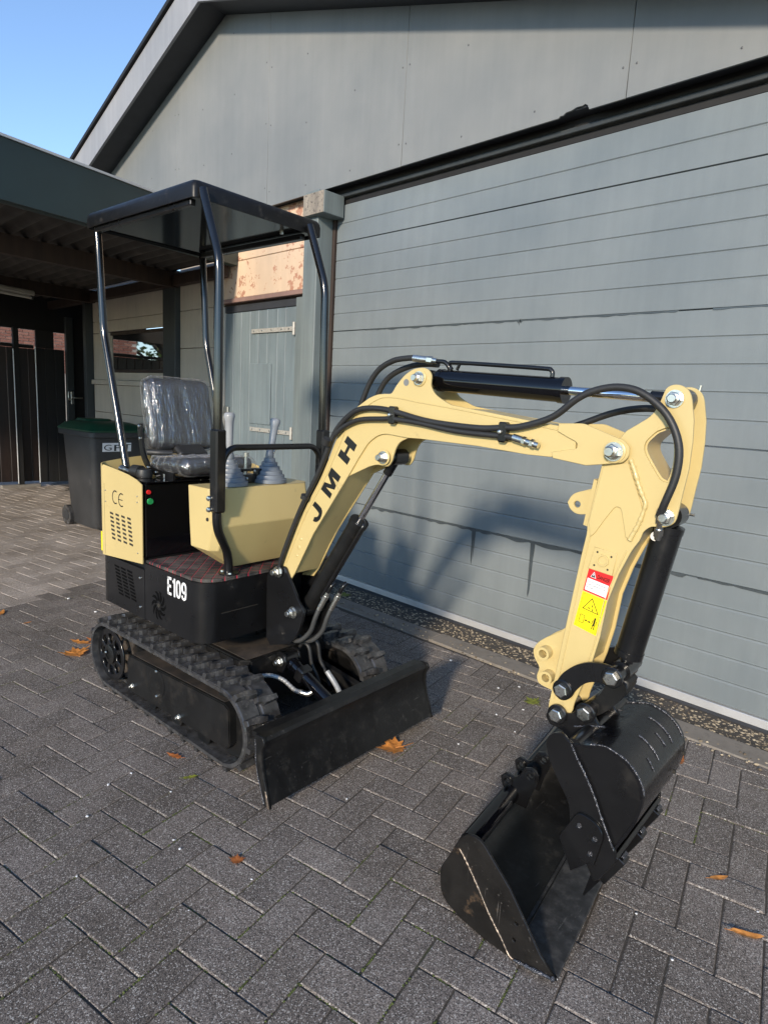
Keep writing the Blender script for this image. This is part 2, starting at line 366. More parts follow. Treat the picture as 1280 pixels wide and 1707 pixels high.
def plate_mesh(outline, holes, thick, bev=.0008):
    """flat plate cut from an outline with holes, in the local XY plane, as a mesh"""
    cu = bpy.data.curves.new('plate', 'CURVE'); cu.dimensions = '2D'; cu.fill_mode = 'BOTH'
    cu.extrude = max(thick / 2 - bev, .0001); cu.bevel_depth = bev; cu.bevel_resolution = 0
    for pts in [outline] + list(holes):
        sp = cu.splines.new('POLY'); sp.points.add(len(pts) - 1)
        for q, (x, y) in zip(sp.points, pts): q.co = (x, y, 0, 1)
        sp.use_cyclic_u = True
    o = bpy.data.objects.new('plate', cu)
    me = bpy.data.meshes.new_from_object(o)
    bpy.data.objects.remove(o); bpy.data.curves.remove(cu)
    me.materials.clear()
    return me
def plate(name, outline, y, thick, mt, parent=None, holes=(), bev=.0008):
    """plate in a vertical XZ plane centred on local Y = y"""
    me = plate_mesh(outline, holes, thick, bev)
    for v in me.vertices:
        a, b_, c = v.co; v.co = (a, y - c, b_)
    me.update(); return link_mesh(name, me, mt, parent)
def circ(c, r, n=20, a0=0): return [(c[0] + r * math.cos(a0 + 2 * math.pi * k / n), c[1] + r * math.sin(a0 + 2 * math.pi * k / n)) for k in range(n)]
def densify(P, k=4, closed=True):
    """Catmull-Rom through closed outline"""
    n = len(P); out = []
    for i in range(n):
        p0, p1, p2, p3 = P[i - 1], P[i], P[(i + 1) % n], P[(i + 2) % n]
        v1 = Vector((p1[0] - p0[0], p1[1] - p0[1])); v2 = Vector((p2[0] - p1[0], p2[1] - p1[1])); v3 = Vector((p3[0] - p2[0], p3[1] - p2[1]))
        kk = k if v2.length < .045 and (v1.angle(v2, 0) < .9 and v2.angle(v3, 0) < .9) and (v1.angle(v2, 0) > .12 or v2.angle(v3, 0) > .12) else 1
        for j in range(kk):
            t = j / kk
            out.append(tuple(.5 * (2 * p1[a] + (p2[a] - p0[a]) * t + (2 * p0[a] - 5 * p1[a] + 4 * p2[a] - p3[a]) * t * t + (3 * p1[a] - p0[a] - 3 * p2[a] + p3[a]) * t ** 3) for a in (0, 1)))
    return out
def extr_xy(bm, outline, z0, z1):
    lo = [bm.verts.new((x, y, z0)) for x, y in outline]; hi = [bm.verts.new((x, y, z1)) for x, y in outline]
    n = len(lo)
    for i in range(n): bm.faces.new((lo[i], lo[(i + 1) % n], hi[(i + 1) % n], hi[i]))
    bm.faces.new(lo[::-1]); bm.faces.new(hi)
def thing(name, label, cat, loc=(0, 0, 0), rz=0., group=None):
    o = bpy.data.objects.new(name, None); col.objects.link(o); o.empty_display_size = .1
    o.location = loc; o.rotation_euler = (0, 0, rz); o['label'] = label; o['category'] = cat
    if group: o['group'] = group
    return o
def tag(o, label, cat, group=None):
    o['label'] = label; o['category'] = cat
    if group: o['group'] = group
    return o
def struct(o): o['kind'] = 'structure'; return o
def inst(name, me, parent, loc=(0, 0, 0), rot=(0, 0, 0), sc=(1, 1, 1)):
    o = bpy.data.objects.new(name, me); col.objects.link(o); o.parent = parent
    o.location = loc; o.rotation_euler = rot; o.scale = sc; return o
def text_mesh(s, size=1., ext=.0004, offset=0., shear=0., spacing=1.):
    cu = bpy.data.curves.new('t', 'FONT'); cu.body = s; cu.size = size; cu.extrude = ext; cu.offset = offset; cu.shear = shear; cu.space_character = spacing
    o = bpy.data.objects.new('t', cu)
    me = bpy.data.meshes.new_from_object(o); me.materials.clear()
    bpy.data.objects.remove(o); bpy.data.curves.remove(cu); return me
def text_quad(name, s, p_bl, p_br, p_tl, mt, parent, offset=0., lift=.001, shear=0.):
    """lettering fitted into the parallelogram with corners bottom-left, bottom-right, top-left"""
    me = text_mesh(s, 1., .0, offset, shear)
    xs = [v.co.x for v in me.vertices]; ys = [v.co.y for v in me.vertices]
    x0, x1, y0, y1 = min(xs), max(xs), min(ys), max(ys)
    p_bl, p_br, p_tl = Vector(p_bl), Vector(p_br), Vector(p_tl); U = p_br - p_bl; V = p_tl - p_bl
    nn = U.cross(V).normalized() * lift
    for v in me.vertices:
        v.co = p_bl + U * ((v.co.x - x0) / (x1 - x0)) + V * ((v.co.y - y0) / (y1 - y0)) + nn
    me.update(); return link_mesh(name, me, mt, parent)

class Acc:
    """collects copies of a small template mesh into one mesh"""
    def __init__(self): self.V = []; self.F = []
    def add(self, verts, faces, mtx):
        o = len(self.V); self.V += [tuple(mtx @ v) for v in verts]; self.F += [tuple(o + i for i in f) for f in faces]
    def build(self, name, mt, parent=None, kind=None):
        me = bpy.data.meshes.new(name); me.from_pydata(self.V, [], self.F); me.update()
        return link_mesh(name, me, mt, parent, kind=kind)
def template(bm_or_me):
    if isinstance(bm_or_me, bpy.types.Mesh): return [v.co.copy() for v in bm_or_me.vertices], [tuple(p.vertices) for p in bm_or_me.polygons]
    bm_or_me.verts.index_update(); r = ([v.co.copy() for v in bm_or_me.verts], [tuple(v.index for v in f.verts) for f in bm_or_me.faces]); bm_or_me.free(); return r
_b = bmesh.new(); bmesh.ops.create_icosphere(_b, subdivisions=1, radius=1.); ICO = template(_b)
def rough_ico(rnd, am=.2): return [v * rnd.uniform(1 - am, 1 + am) for v in ICO[0]]

# outlines measured in the machine's own side planes (metres: forward, up)
D = {
'boom':[(-0.354,0.724),(-0.249,0.944),(-0.154,1.094),(-0.096,1.199),(-0.046,1.311),(-0.016,1.344),(0.033,1.389),(0.079,1.417),(0.12,1.432),(0.157,1.436),(0.182,1.439),(0.201,1.464),(0.226,1.491),(0.248,1.507),(0.269,1.517),(0.292,1.521),(0.311,1.521),(0.329,1.513),(0.339,1.498),(0.339,1.48),(0.341,1.464),(0.358,1.442),(0.392,1.423),(0.427,1.41),(0.477,1.404),(0.698,1.378),(0.779,1.37),(0.829,1.354),(0.834,1.31),(0.766,1.286),(0.695,1.286),(0.53,1.296),(0.309,1.301),(0.259,1.3),(0.176,1.306),(0.138,1.3),(0.11,1.285),(0.081,1.26),(0.043,1.208),(0.005,1.151),(-0.169,0.903),(-0.267,0.726),(-0.294,0.687),(-0.363,0.676)],
'lug':[(-0.023,1.125),(0.036,1.207),(0.074,1.273),(0.129,1.318),(0.278,1.315),(0.264,1.302),(0.227,1.285),(0.209,1.265),(0.199,1.239),(0.192,1.216),(0.177,1.198),(0.156,1.197),(0.13,1.198),(0.088,1.186),(0.005,1.147)],
'fish':[(0.783,1.377),(0.844,1.38),(0.876,1.372),(0.943,1.35),(0.956,1.347),(0.965,1.34),(0.974,1.331),(0.976,1.323),(0.976,1.31),(0.972,1.301),(0.961,1.291),(0.94,1.286),(0.916,1.282),(0.869,1.274),(0.775,1.284),(0.77,1.298),(0.803,1.306),(0.834,1.312),(0.841,1.318),(0.841,1.326),(0.834,1.334),(0.808,1.345),(0.782,1.357)],
'boomseam':[(-0.317,0.757),(-0.218,0.958),(-0.123,1.107),(-0.067,1.21),(-0.018,1.306),(0.009,1.337),(0.053,1.377),(0.096,1.405),(0.135,1.422),(0.169,1.426),(0.213,1.425),(0.3,1.415),(0.44,1.401),(0.629,1.379),(0.778,1.36)],
'arm':[(0.909,1.288),(0.953,1.36),(0.97,1.376),(0.994,1.393),(1.014,1.409),(1.028,1.43),(1.038,1.461),(1.044,1.478),(1.058,1.486),(1.076,1.485),(1.093,1.474),(1.103,1.453),(1.113,1.406),(1.117,1.353),(1.117,1.288),(1.111,1.232),(1.107,1.187),(1.102,1.158),(1.088,1.145),(1.073,1.14),(1.057,1.139),(1.045,1.135),(1.031,1.12),(1.024,1.097),(1.006,1.062),(0.983,1.0),(0.962,0.919),(0.953,0.816),(0.939,0.736),(0.905,0.611),(0.901,0.584),(0.88,0.545),(0.855,0.527),(0.833,0.534),(0.832,0.577),(0.845,0.702),(0.856,0.809),(0.869,0.933),(0.879,1.027),(0.887,1.088),(0.887,1.123),(0.897,1.204)],
'armhole':[(1.058,1.387),(1.035,1.376),(1.021,1.362),(1.01,1.348),(1.007,1.333),(1.012,1.316),(1.029,1.29),(1.049,1.263),(1.057,1.255),(1.064,1.252),(1.075,1.25),(1.081,1.265),(1.085,1.303),(1.081,1.346),(1.07,1.379)],
'armover':[(0.913,1.274),(0.9,1.189),(0.891,1.124),(0.899,1.086),(0.908,1.096),(0.928,1.132),(0.948,1.165),(0.954,1.172),(0.959,1.175),(0.967,1.174),(0.973,1.167),(0.983,1.133),(0.992,1.1),(1.006,1.097),(1.019,1.14),(1.023,1.163),(1.021,1.182),(1.004,1.222),(0.986,1.262),(0.974,1.289)],
'armweld':[(0.979,1.3),(0.993,1.271),(1.005,1.242),(1.019,1.213),(1.029,1.194),(1.027,1.173),(1.019,1.14),(1.009,1.114),(1.001,1.093)],
'armseamL':[(0.897,1.085),(0.889,1.025),(0.879,0.93),(0.868,0.808),(0.856,0.697),(0.846,0.597)],
'armseamR':[(0.997,1.064),(0.976,0.996),(0.955,0.915),(0.945,0.816),(0.93,0.737),(0.897,0.617)],
'square':[(0.915,1.058),(0.973,1.051),(0.968,0.992),(0.903,0.999)],
'boss':[(0.94,1.027)],
'sqh':[(0.923,1.047),(0.961,1.041),(0.918,1.01),(0.955,1.005)],
'danger':[(0.905,1.002),(0.971,0.991),(0.962,0.923),(0.895,0.935)],
'warn':[(0.894,0.932),(0.962,0.921),(0.946,0.817),(0.879,0.832)],
'tab':[(0.881,1.211),(0.85,1.199),(0.82,1.187),(0.807,1.174),(0.8,1.159),(0.807,1.145),(0.823,1.133),(0.842,1.131),(0.874,1.137)],
'tabhole':[(0.828,1.157)],
'pad':[(0.88,1.236),(0.89,1.232),(0.878,1.105),(0.864,1.108)],
'lowbr':[(0.848,0.809),(0.833,0.791),(0.794,0.763),(0.766,0.736),(0.755,0.71),(0.763,0.686),(0.779,0.664),(0.774,0.638),(0.78,0.619),(0.798,0.612),(0.829,0.609)],
'lowtubes':[(0.795,0.72),(0.811,0.651)],
'link1':[(0.856,0.64),(0.857,0.652),(0.86,0.664),(0.87,0.686),(0.884,0.704),(0.9,0.72),(0.919,0.734),(0.938,0.744),(0.954,0.749),(0.977,0.753),(0.996,0.754),(1.012,0.751),(1.022,0.743),(1.026,0.734),(1.026,0.724),(1.021,0.712),(1.012,0.702),(0.999,0.701),(0.982,0.703),(0.966,0.701),(0.95,0.695),(0.935,0.685),(0.92,0.667),(0.909,0.649),(0.903,0.634),(0.89,0.621),(0.876,0.617),(0.865,0.622)],
'link2':[(0.981,0.694),(0.991,0.724),(1.021,0.717),(1.039,0.703),(1.035,0.685),(1.028,0.665),(1.014,0.639),(0.994,0.613),(0.973,0.592),(0.954,0.578),(0.935,0.56),(0.918,0.558),(0.91,0.572),(0.915,0.588),(0.927,0.603),(0.946,0.621),(0.963,0.645),(0.974,0.667)],
'ear':[(0.832,0.541),(0.835,0.557),(0.847,0.573),(0.861,0.577),(0.876,0.573),(0.894,0.573),(0.91,0.583),(0.919,0.598),(0.934,0.609),(0.953,0.606),(0.972,0.585),(1.002,0.553),(0.982,0.529),(0.923,0.504),(0.896,0.501),(0.885,0.518),(0.863,0.524),(0.845,0.524)],
'b_arm':[(1.009,0.728)],
'b_l1':[(0.879,0.648)],
'b_tip':[(0.865,0.563)],
'b_l2':[(0.944,0.597)],
'b_elbow':[(0.941,1.316)],
'b_top':[(1.066,1.454)],
'b_low':[(1.081,1.166)],
'b_peak':[(0.296,1.49)],
'b_lug':[(0.166,1.226)],
'b_base':[(-0.343,0.719)],
'b_lift':[(-0.253,0.571)],
'hole_peak':[(0.242,1.476)],
'J':[(-0.163,1.029),(-0.141,1.017),(-0.128,1.008),(-0.123,0.999),(-0.123,0.988),(-0.127,0.976),(-0.133,0.965),(-0.142,0.956),(-0.153,0.951),(-0.164,0.951),(-0.17,0.954),(-0.163,0.969),(-0.155,0.97),(-0.148,0.972),(-0.142,0.978),(-0.139,0.985),(-0.143,0.99),(-0.156,1.0),(-0.176,1.012)],
'M':[(-0.083,1.166),(-0.034,1.137),(-0.046,1.116),(-0.078,1.133),(-0.056,1.102),(-0.063,1.086),(-0.108,1.09),(-0.075,1.069),(-0.084,1.05),(-0.134,1.079),(-0.116,1.108),(-0.08,1.103),(-0.099,1.136)],
'H':[(-0.009,1.286),(0.038,1.257),(0.025,1.233),(0.005,1.245),(-0.011,1.218),(0.009,1.206),(-0.005,1.183),(-0.053,1.212),(-0.039,1.236),(-0.021,1.225),(-0.006,1.252),(-0.024,1.263)],
'swing':[(-0.42,0.676),(-0.402,0.718),(-0.362,0.744),(-0.314,0.742),(-0.291,0.715),(-0.223,0.62),(-0.193,0.591),(-0.202,0.547),(-0.224,0.491),(-0.268,0.435),(-0.39,0.393),(-0.415,0.423)],
'bk_side':[(0.927,0.568),(0.906,0.561),(0.89,0.543),(0.888,0.515),(0.903,0.477),(0.932,0.434),(0.957,0.401),(0.97,0.372),(0.979,0.329),(0.996,0.288),(1.026,0.251),(1.05,0.226),(1.067,0.24),(1.094,0.286),(1.099,0.318),(1.122,0.37),(1.139,0.415),(1.148,0.461),(1.146,0.501),(1.127,0.537),(1.094,0.563),(1.06,0.573),(1.037,0.573),(0.998,0.562),(0.967,0.548),(0.95,0.553)],
'bk_strip':[(0.929,0.57),(0.908,0.563),(0.892,0.545),(0.89,0.518),(0.905,0.48),(0.934,0.436),(0.958,0.404),(0.971,0.375),(0.979,0.331),(0.997,0.291),(1.026,0.254),(1.056,0.207),(1.068,0.218),(1.099,0.278),(1.101,0.313),(1.083,0.341),(1.054,0.391),(1.029,0.439),(1.0,0.485),(0.975,0.521),(0.957,0.551)],
'bk_shell':[(0.958,0.553),(0.998,0.566),(1.036,0.578),(1.059,0.576),(1.094,0.565),(1.126,0.539),(1.146,0.501),(1.148,0.461),(1.139,0.415),(1.122,0.37),(1.099,0.315),(1.068,0.236),(1.055,0.204)],
'bk_weld':[(0.958,0.553),(0.976,0.523),(1.002,0.487),(1.031,0.441),(1.055,0.394),(1.083,0.343),(1.097,0.317)],
'bk_cut':[(0.992,0.367),(1.01,0.378),(1.04,0.373),(1.06,0.36),(1.067,0.341),(1.063,0.309),(1.053,0.255),(1.045,0.261),(0.996,0.208),(0.981,0.24),(0.959,0.282),(0.965,0.309)],
'bk_cuth':[(1.005,0.344),(1.049,0.328),(1.042,0.282)],
'bk_tooth':[(1.101,0.28),(1.023,0.117),(1.043,0.165),(1.062,0.191)],
'db':[(0.74,0.242),(0.754,0.264),(0.775,0.278),(0.799,0.281),(0.82,0.271),(0.834,0.258),(0.903,0.192),(1.001,0.064),(1.048,0.024),(1.007,0.011),(0.935,0.003),(0.85,0.004),(0.771,0.018),(0.724,0.036),(0.697,0.067),(0.69,0.121),(0.702,0.156),(0.719,0.19)],
'dbstrip':[(0.744,0.247),(0.758,0.269),(0.777,0.284),(0.802,0.286),(0.823,0.276),(0.837,0.263),(0.906,0.198),(1.004,0.07),(1.05,0.03),(0.976,0.018),(0.938,0.009),(0.922,0.013),(0.896,0.046),(0.853,0.094),(0.81,0.154),(0.769,0.207),(0.748,0.228)],
'dbweld':[(0.751,0.231),(0.772,0.21),(0.813,0.158),(0.856,0.098),(0.898,0.05),(0.924,0.017),(0.939,0.013),(1.05,0.033)],
'dbh':[(0.934,0.116),(0.932,0.067)],
}

# =================================================================== SETTING
camp = Vector((1.3121, -1.208, 1.4033))
ground = box('ground', -60, 60, -60, 60, -.30, -.070, M['soil'], bev=0); struct(ground)
sand = box('joint_sand', -9.5, 4.2, -4.5, 2.2, -.068, -.0034, M['sand'], bev=0); struct(sand)

# ---- herringbone block paving
PM, PSI, PAR = .1065, .2117, .9939
def lat(u, v): return Vector((PM * (u * math.cos(PSI) - v * PAR * math.sin(PSI)), PM * (u * math.sin(PSI) + v * PAR * math.cos(PSI)), 0))
def brick_bm(lx, ly, h=.05, ch=.0035):
    bm = bmesh.new(); a, b = lx / 2, ly / 2
    o = [(-a, -b), (a, -b), (a, b), (-a, b)]
    r0 = [bm.verts.new((x, y, -h)) for x, y in o]
    r1 = [bm.verts.new((x, y, -ch)) for x, y in o]
    r2 = [bm.verts.new((x - math.copysign(ch, x), y - math.copysign(ch, y), 0)) for x, y in o]
    for A, B in ((r0, r1), (r1, r2)):
        for i in range(4): bm.faces.new((A[i], A[(i + 1) % 4], B[(i + 1) % 4], B[i]))
    bm.faces.new(r2); return bm
paving = struct(bpy.data.objects.new('paving', None)); col.objects.link(paving)
lpaving = struct(bpy.data.objects.new('carport_paving', None)); col.objects.link(lpaving)
def zone_edge(y): return -3.10 - .30 * y
meshes = {}
for key, mk in (('d', 'paver'), ('l', 'paverL')):
    bm = brick_bm(2 * PM - .0035, PM - .0035); me = bpy.data.meshes.new('paver'); bmesh.ops.recalc_face_normals(bm, faces=bm.faces[:]); bm.to_mesh(me); bm.free(); me.materials.append(M[mk]); meshes[key] = me
cells = {'d': [], 'l': []}
def kerb_y(x): return 1.607 + .022 * (x + 1.1)
for i in range(-95, 50):
    for j in range(-50, 60):
        s = (i + j) % 4
        if s == 0: c = lat(i + .5, j + 1); ang = PSI + math.pi / 2
        elif s == 2: c = lat(i + 1, j + .5); ang = PSI
        else: continue
        if not (-9.0 < c.x < 4. and -4.2 < c.y < 2.2): continue
        light = c.x < zone_edge(c.y)
        ymax = 1.99 if light else kerb_y(c.x)
        ext = abs(math.sin(ang)) * PM + abs(math.cos(ang)) * PM / 2
        if c.y - ext > ymax - .015: continue
        cut = c.y + ext > ymax
        v = c - camp; dz = v.dot(fw); vis = False
        if dz > .2:
            pxx = 640 + 1042.9 * v.dot(rt) / dz; pyy = 853 + 1042.9 * v.dot(dn) / dz
            vis = -60 < pxx < 1340 and -60 < pyy < 1790
        cells['l' if light else 'd'].append((not vis, v.length, c, ang, cut, ymax))
for key, root in (('d', paving), ('l', lpaving)):
    L = sorted(cells[key], key=lambda q: (q[0], q[1]))
    far = Acc(); TP = template(meshes[key])
    for idx, (nv, d, c, ang, cut, ymax) in enumerate(L):
        dz = max(-.0015, min(.0025, random.gauss(.0003, .0012))); rx, ry = max(-.009, min(.009, random.gauss(0, .005))), max(-.009, min(.009, random.gauss(0, .005)))
        mt4 = Matrix.Translation((c.x, c.y, dz)) @ Matrix.Rotation(ang + random.gauss(0, .006), 4, 'Z') @ Matrix.Rotation(rx, 4, 'X') @ Matrix.Rotation(ry, 4, 'Y')
        if cut:
            bm = brick_bm(2 * PM - .0035, PM - .0035); bm.transform(mt4)
            g = bm.verts[:] + bm.edges[:] + bm.faces[:]
            r = bmesh.ops.bisect_plane(bm, geom=g, plane_co=(0, ymax - .004, 0), plane_no=(-.022, 1, 0), clear_outer=True)
            eds = [e for e in r['geom_cut'] if isinstance(e, bmesh.types.BMEdge)]
            if eds: bmesh.ops.contextual_create(bm, geom=eds)
            if idx < 300: fin('paver', bm, M['paver' if key == 'd' else 'paverL'], root)
            else:
                far.add(*template(bm), Matrix.Identity(4))
        elif idx < 300:
            o = bpy.data.objects.new('paver', meshes[key]); col.objects.link(o); o.parent = root; o.matrix_local = mt4
        else:
            far.add(*TP, mt4)
    far.build('far_pavers', M['paver' if key == 'd' else 'paverL'], root, kind='stuff')

# ---- moss in the joints
acc = Acc(); cnt = 0
while cnt < 2600:
    i = random.randint(-32, 22); j = random.randint(-14, 14)
    e = random.random() * 2; p = lat(i, j + e) if (i + j) % 4 == 0 else (lat(i + e, j) if (i + j) % 4 == 2 else None)
    if p is None: continue
    if not (-3.1 < p.x < 2.2 and -1.6 < p.y < 1.6): continue
    nz = noise.noise(Vector((p.x * 1.3 + 3, p.y * 1.3, 0))) + .22 * max(0, min(1, (.35 - p.y)))
    if nz < .10: continue
    ax = lat(i + 1, j) - lat(i, j) if (i + j) % 4 == 2 else lat(i, j + 1) - lat(i, j); ax.normalize()
    for _ in range(random.randint(2, 7)):
        q = p + ax * random.gauss(0, .012) + Vector((random.gauss(0, .0012), random.gauss(0, .0012), -.0028))
        d = random.uniform(.0012, .0032)
        acc.add(rough_ico(random), ICO[1], Matrix.Translation(q) @ Matrix.Diagonal((d * random.uniform(.8, 1.5), d * random.uniform(.8, 1.5), d * .7, 1)))
    cnt += 1
tag(acc.build('moss', M['moss'], kind='stuff'), 'bright green moss growing in the joints between the paving blocks', 'moss')
# grass tufts
bm = bmesh.new()
for k in range(48):
    i = random.randint(-30, 20); j = random.randint(-12, 10)
    if (i + j) % 4 != 0: continue
    p = lat(i, j + random.random())
    if p.y > 1.5: continue
    for b in range(random.randint(3, 7)):
        a = random.uniform(0, 6.28); l = random.uniform(.008, .022); w2 = .0012
        t = Vector((math.cos(a), math.sin(a), 0)); n_ = Vector((-t.y, t.x, 0)) * w2
        v0 = bm.verts.new(p + n_ - Vector((0, 0, .004))); v1 = bm.verts.new(p - n_ - Vector((0, 0, .004))); v2 = bm.verts.new(p + t * l * .6 + Vector((0, 0, l * .55))); v3 = bm.verts.new(p + t * l + Vector((0, 0, l * .35)))
        bm.faces.new((v0, v1, v2)); bm.faces.new((v1, v3, v2))
o = fin('grass', bm, M['moss'], kind='stuff'); tag(o, 'tiny grass tufts sprouting from the paving joints', 'grass')

# ---- kerb, gravel strip
kerb = struct(bpy.data.objects.new('kerb', None)); col.objects.link(kerb)
x = -3.0
while x < 3.4:
    l = 1.0; y0 = kerb_y(x) ; y1 = kerb_y(x + l)
    bm = bmesh.new(); abox(bm, (0, 0, 0), (l - .006, .150, .12), bev=.006)
    o = fin('kerb_stone', bm, M['kerb'], kerb)
    o.location = (x + l / 2, (y0 + y1) / 2 + .078, -.053 + random.gauss(0, .002)); o.rotation_euler = (0, 0, math.atan(.022)); x += l
strip = struct(box('gravel_bed', -3.0, 4., 1.735, 1.998, -.05, -.008, M['soil'], bev=0))
acc = Acc()
for k in range(11000):
    x = random.uniform(-2.7, 2.4); y = random.uniform(1.745, 1.985) if random.random() < .95 else random.uniform(1.60, 1.75)
    if 1.7 < y < kerb_y(x) + .162: y = random.uniform(kerb_y(x) + .162, 1.985)
    d = random.choice((.003, .0035, .004, .005, .006, .008))
    zb = -.008 if y > 1.745 else .006
    acc.add(rough_ico(random, .25), ICO[1], Matrix.Translation((x, y, zb + d * .3)) @ Matrix.Rotation(random.uniform(0, 3), 4, 'Z') @ Matrix.Diagonal((d * random.uniform(.8, 1.6), d, d * .7, 1)))
o = acc.build('pebbles', M['pebble'], kind='stuff'); tag(o, 'small brown and grey pebbles in the strip between kerb and door', 'gravel')
mt_, n_, b_ = M['pebble'], M['pebble'].node_tree, M['pebble'].node_tree.nodes['Principled BSDF']
gi = N(n_, 'ShaderNodeNewGeometry'); rr = ramp(n_, gi.outputs['Random Per Island'], 0, 1, (.08, .058, .036, 1), (.50, .41, .28, 1)); n_.links.new(rr.outputs[0], b_.inputs['Base Color'])

# =================================================================== GARAGE
garage = thing('garage', 'grey garage with wide sectional door, boarded gable and weathered shed door', 'garage', (-1.8, 2.0, 0))
G = garage
def gl(o):  # parts are modelled in world coordinates; keep them there under the garage empty
    o.matrix_parent_inverse = Matrix.Translation((-1.8, 2.0, 0)).inverted(); return o
def gbox(*a, **k): return gl(box(*a, **k))
# sectional door: sections with pressed ribs
DX0, DX1, DY = -2.452, 2.6, 2.01
door = bpy.data.objects.new('sectional_door', None); col.objects.link(door); door.parent = G; gl(door)
def ribbed(name, z0, z1, nrib, parent, x0=DX0, x1=DX1):
    prof = []; h = (z1 - z0) / nrib
    prof.append((DY + .012, z0 + .0015)); prof.append((DY, z0 + .004))
    for k in range(nrib):
        zt = z0 + (k + 1) * h
        if k < nrib - 1:
            prof += [(DY - .0006, zt - .011), (DY + .0040, zt - .003), (DY + .0040, zt - .0012), (DY - .001, zt + .004), (DY - .0004, zt + .010)]
    prof += [(DY, z1 - .004), (DY + .012, z1 - .0015), (DY + .04, z1 - .0015), (DY + .04, z0 + .0015)]
    bm = bmesh.new(); nx = 30
    rows = [[bm.verts.new((x0 + (x1 - x0) * q / nx, y + .0012 * noise.noise(Vector((q * .35, z * 3, 1))), z)) for q in range(nx + 1)] for y, z in prof]
    n = len(rows)
    for a in range(n):
        for q in range(nx): bm.faces.new((rows[a][q], rows[a][q + 1], rows[(a + 1) % n][q + 1], rows[(a + 1) % n][q]))
    return fin(name, bm, M['door'], parent)
zs = [.058, .652, 1.290, 1.926, 2.562]
for a, b in zip(zs, zs[1:]): ribbed('door_section', a, b, 5, door)
ribbed('door_section', 2.562, 2.822, 2, door); box('top_gap_shade', DX0, DX1, 2.018, 2.05, 2.822, 2.860, M['blackwood_and_shade'], door)  # black strip stands in for the shade in the gap above the door
bx = box('bottom_rail', DX0, DX1, 1.998, 2.03, .014, .056, M['alu'], door, bev=.002)
# water stains bleeding from two of the joints
def stain(z, xa, xb, depth, drips, mk):
    pts = []; x = xa
    while x < xb:
        pts.append((x, z - depth * (.35 + .65 * abs(noise.noise(Vector((x * 9, z, 0)))) * 2))); x += .02
    for dx, dl in drips:
        pts += [(dx - .014, z - .012), (dx - .011, z - dl * .3), (dx - .009, z - dl * .7), (dx - .006, z - dl + .02), (dx, z - dl), (dx + .007, z - dl + .04), (dx + .010, z - dl * .6), (dx + .0135, z - dl * .25), (dx + .016, z - .012)]
    pts.sort(key=lambda p: p[0]); out = [(xa, z + .001)] + pts + [(xb, z + .001)]
    return plate('water_stain', out, DY - .0022, .0012, mk, door, bev=.0002)
M['wet'] = basic('wet_stain', (.055, .065, .07), .25, vary=.2, coord='World')
stain(.652, -2.0, .30, .024, ((-1.003, .235), (-.573, .34)), M['wet'])
stain(.652, .35, 1.2, .010, (), M['wet'])
stain(1.926, -2.1, .10, .013, ((-.80, .03),), M['wet'])
stain(1.926, .25, 1.4, .009, (), M['wet'])
# plinth, side trims, header
gbox('sill', -2.5, 2.7, 2.001, 2.12, -.05, .012, M['darkgrey'], G)
gbox('door_frame', -2.480, -2.455, 1.985, 2.05, .0, 2.86, M['brownwood'], G)
gbox('door_frame', 2.602, 2.66, 1.985, 2.05, .0, 2.86, M['gpost'], G)
gbox('header', -2.9, 4.0, 1.985, 2.06, 2.864, 2.890, M['darkpost'], G); gbox('header_gap_shade', -2.9, 4.0, 2.0, 2.06, 2.893, 2.933, M['blackwood_and_shade'], G)  # black infill over the header paints in the shadow under the gable
gbox('soffit_board', -3.85, 4.0, 1.912, 2.06, 2.934, 2.95, M['darkgrey'], G)
gbox('corner_post', -2.640, -2.482, 1.845, 2.03, 0, 2.905, M['gpost'], G, bev=.006)
gbox('corner_post', 2.68, 2.86, 1.90, 2.03, 0, 2.905, M['gpost'], G, bev=.006)
bm = bmesh.new(); abox(bm, (-2.487, 1.90, 2.795), (.235, .19, .15), bev=.004); gl(fin('beam_end', bm, M['gpost'], G)); gbox('end_grain', -2.602, -2.372, 1.801, 1.8045, 2.722, 2.868, M['endgrain'], G, bev=.001)
gbox('wall_panel', 2.87, 4.2, 2.0, 2.1, 0, 2.93, M['gable'], G)
# gable boards
RX, RZ, SL = -3.85, 4.52, .322
def rake(x): return RZ - SL * abs(x - RX)
xs = [-7.4, -6.18, -4.695, -3.207, -1.722, -.242, 1.24, 2.72, 4.2]
for a, b in zip(xs, xs[1:]):
    a2, b2 = a + .0025, b - .0025
    pts = [(a2, 2.915), (b2, 2.915), (b2, max(rake(b2), 2.93))]
    if a < RX < b: pts.append((RX, RZ))
    pts.append((a2, max(rake(a2), 2.93)))
    if a == -1.722:   # chipped lower edge
        ch = [(-.60, 2.915), (-.592, 2.924), (-.575, 2.922), (-.56, 2.933), (-.53, 2.934), (-.50, 2.943), (-.47, 2.941), (-.455, 2.946), (-.44, 2.936), (-.43, 2.915)]
        pts = [pts[0]] + ch + pts[1:]
    o = gl(plate('gable_board', pts, 1.905, .012, M['gable'], G, bev=.001))
    nh = []
bmn = bmesh.new(); ring_profile(bmn, [(.0055, 0), (.0055, .0012), (.003, .0022)], axis='-Y', seg=10); me_n = bpy.data.meshes.new('nail'); bmn.to_mesh(me_n); bmn.free(); me_n.materials.append(basic('nail_head', (.10, .10, .10), .5, metal=.5))
for x in xs[1:-1]:
    for dx in (-.035, .035):
        z = 3.02 + random.uniform(0, .05)
        while z < rake(x + dx) - .08 :
            gl(inst('nail', me_n, G, (x + dx + random.gauss(0, .004), 1.899, z))); z += .46 + random.gauss(0, .03)
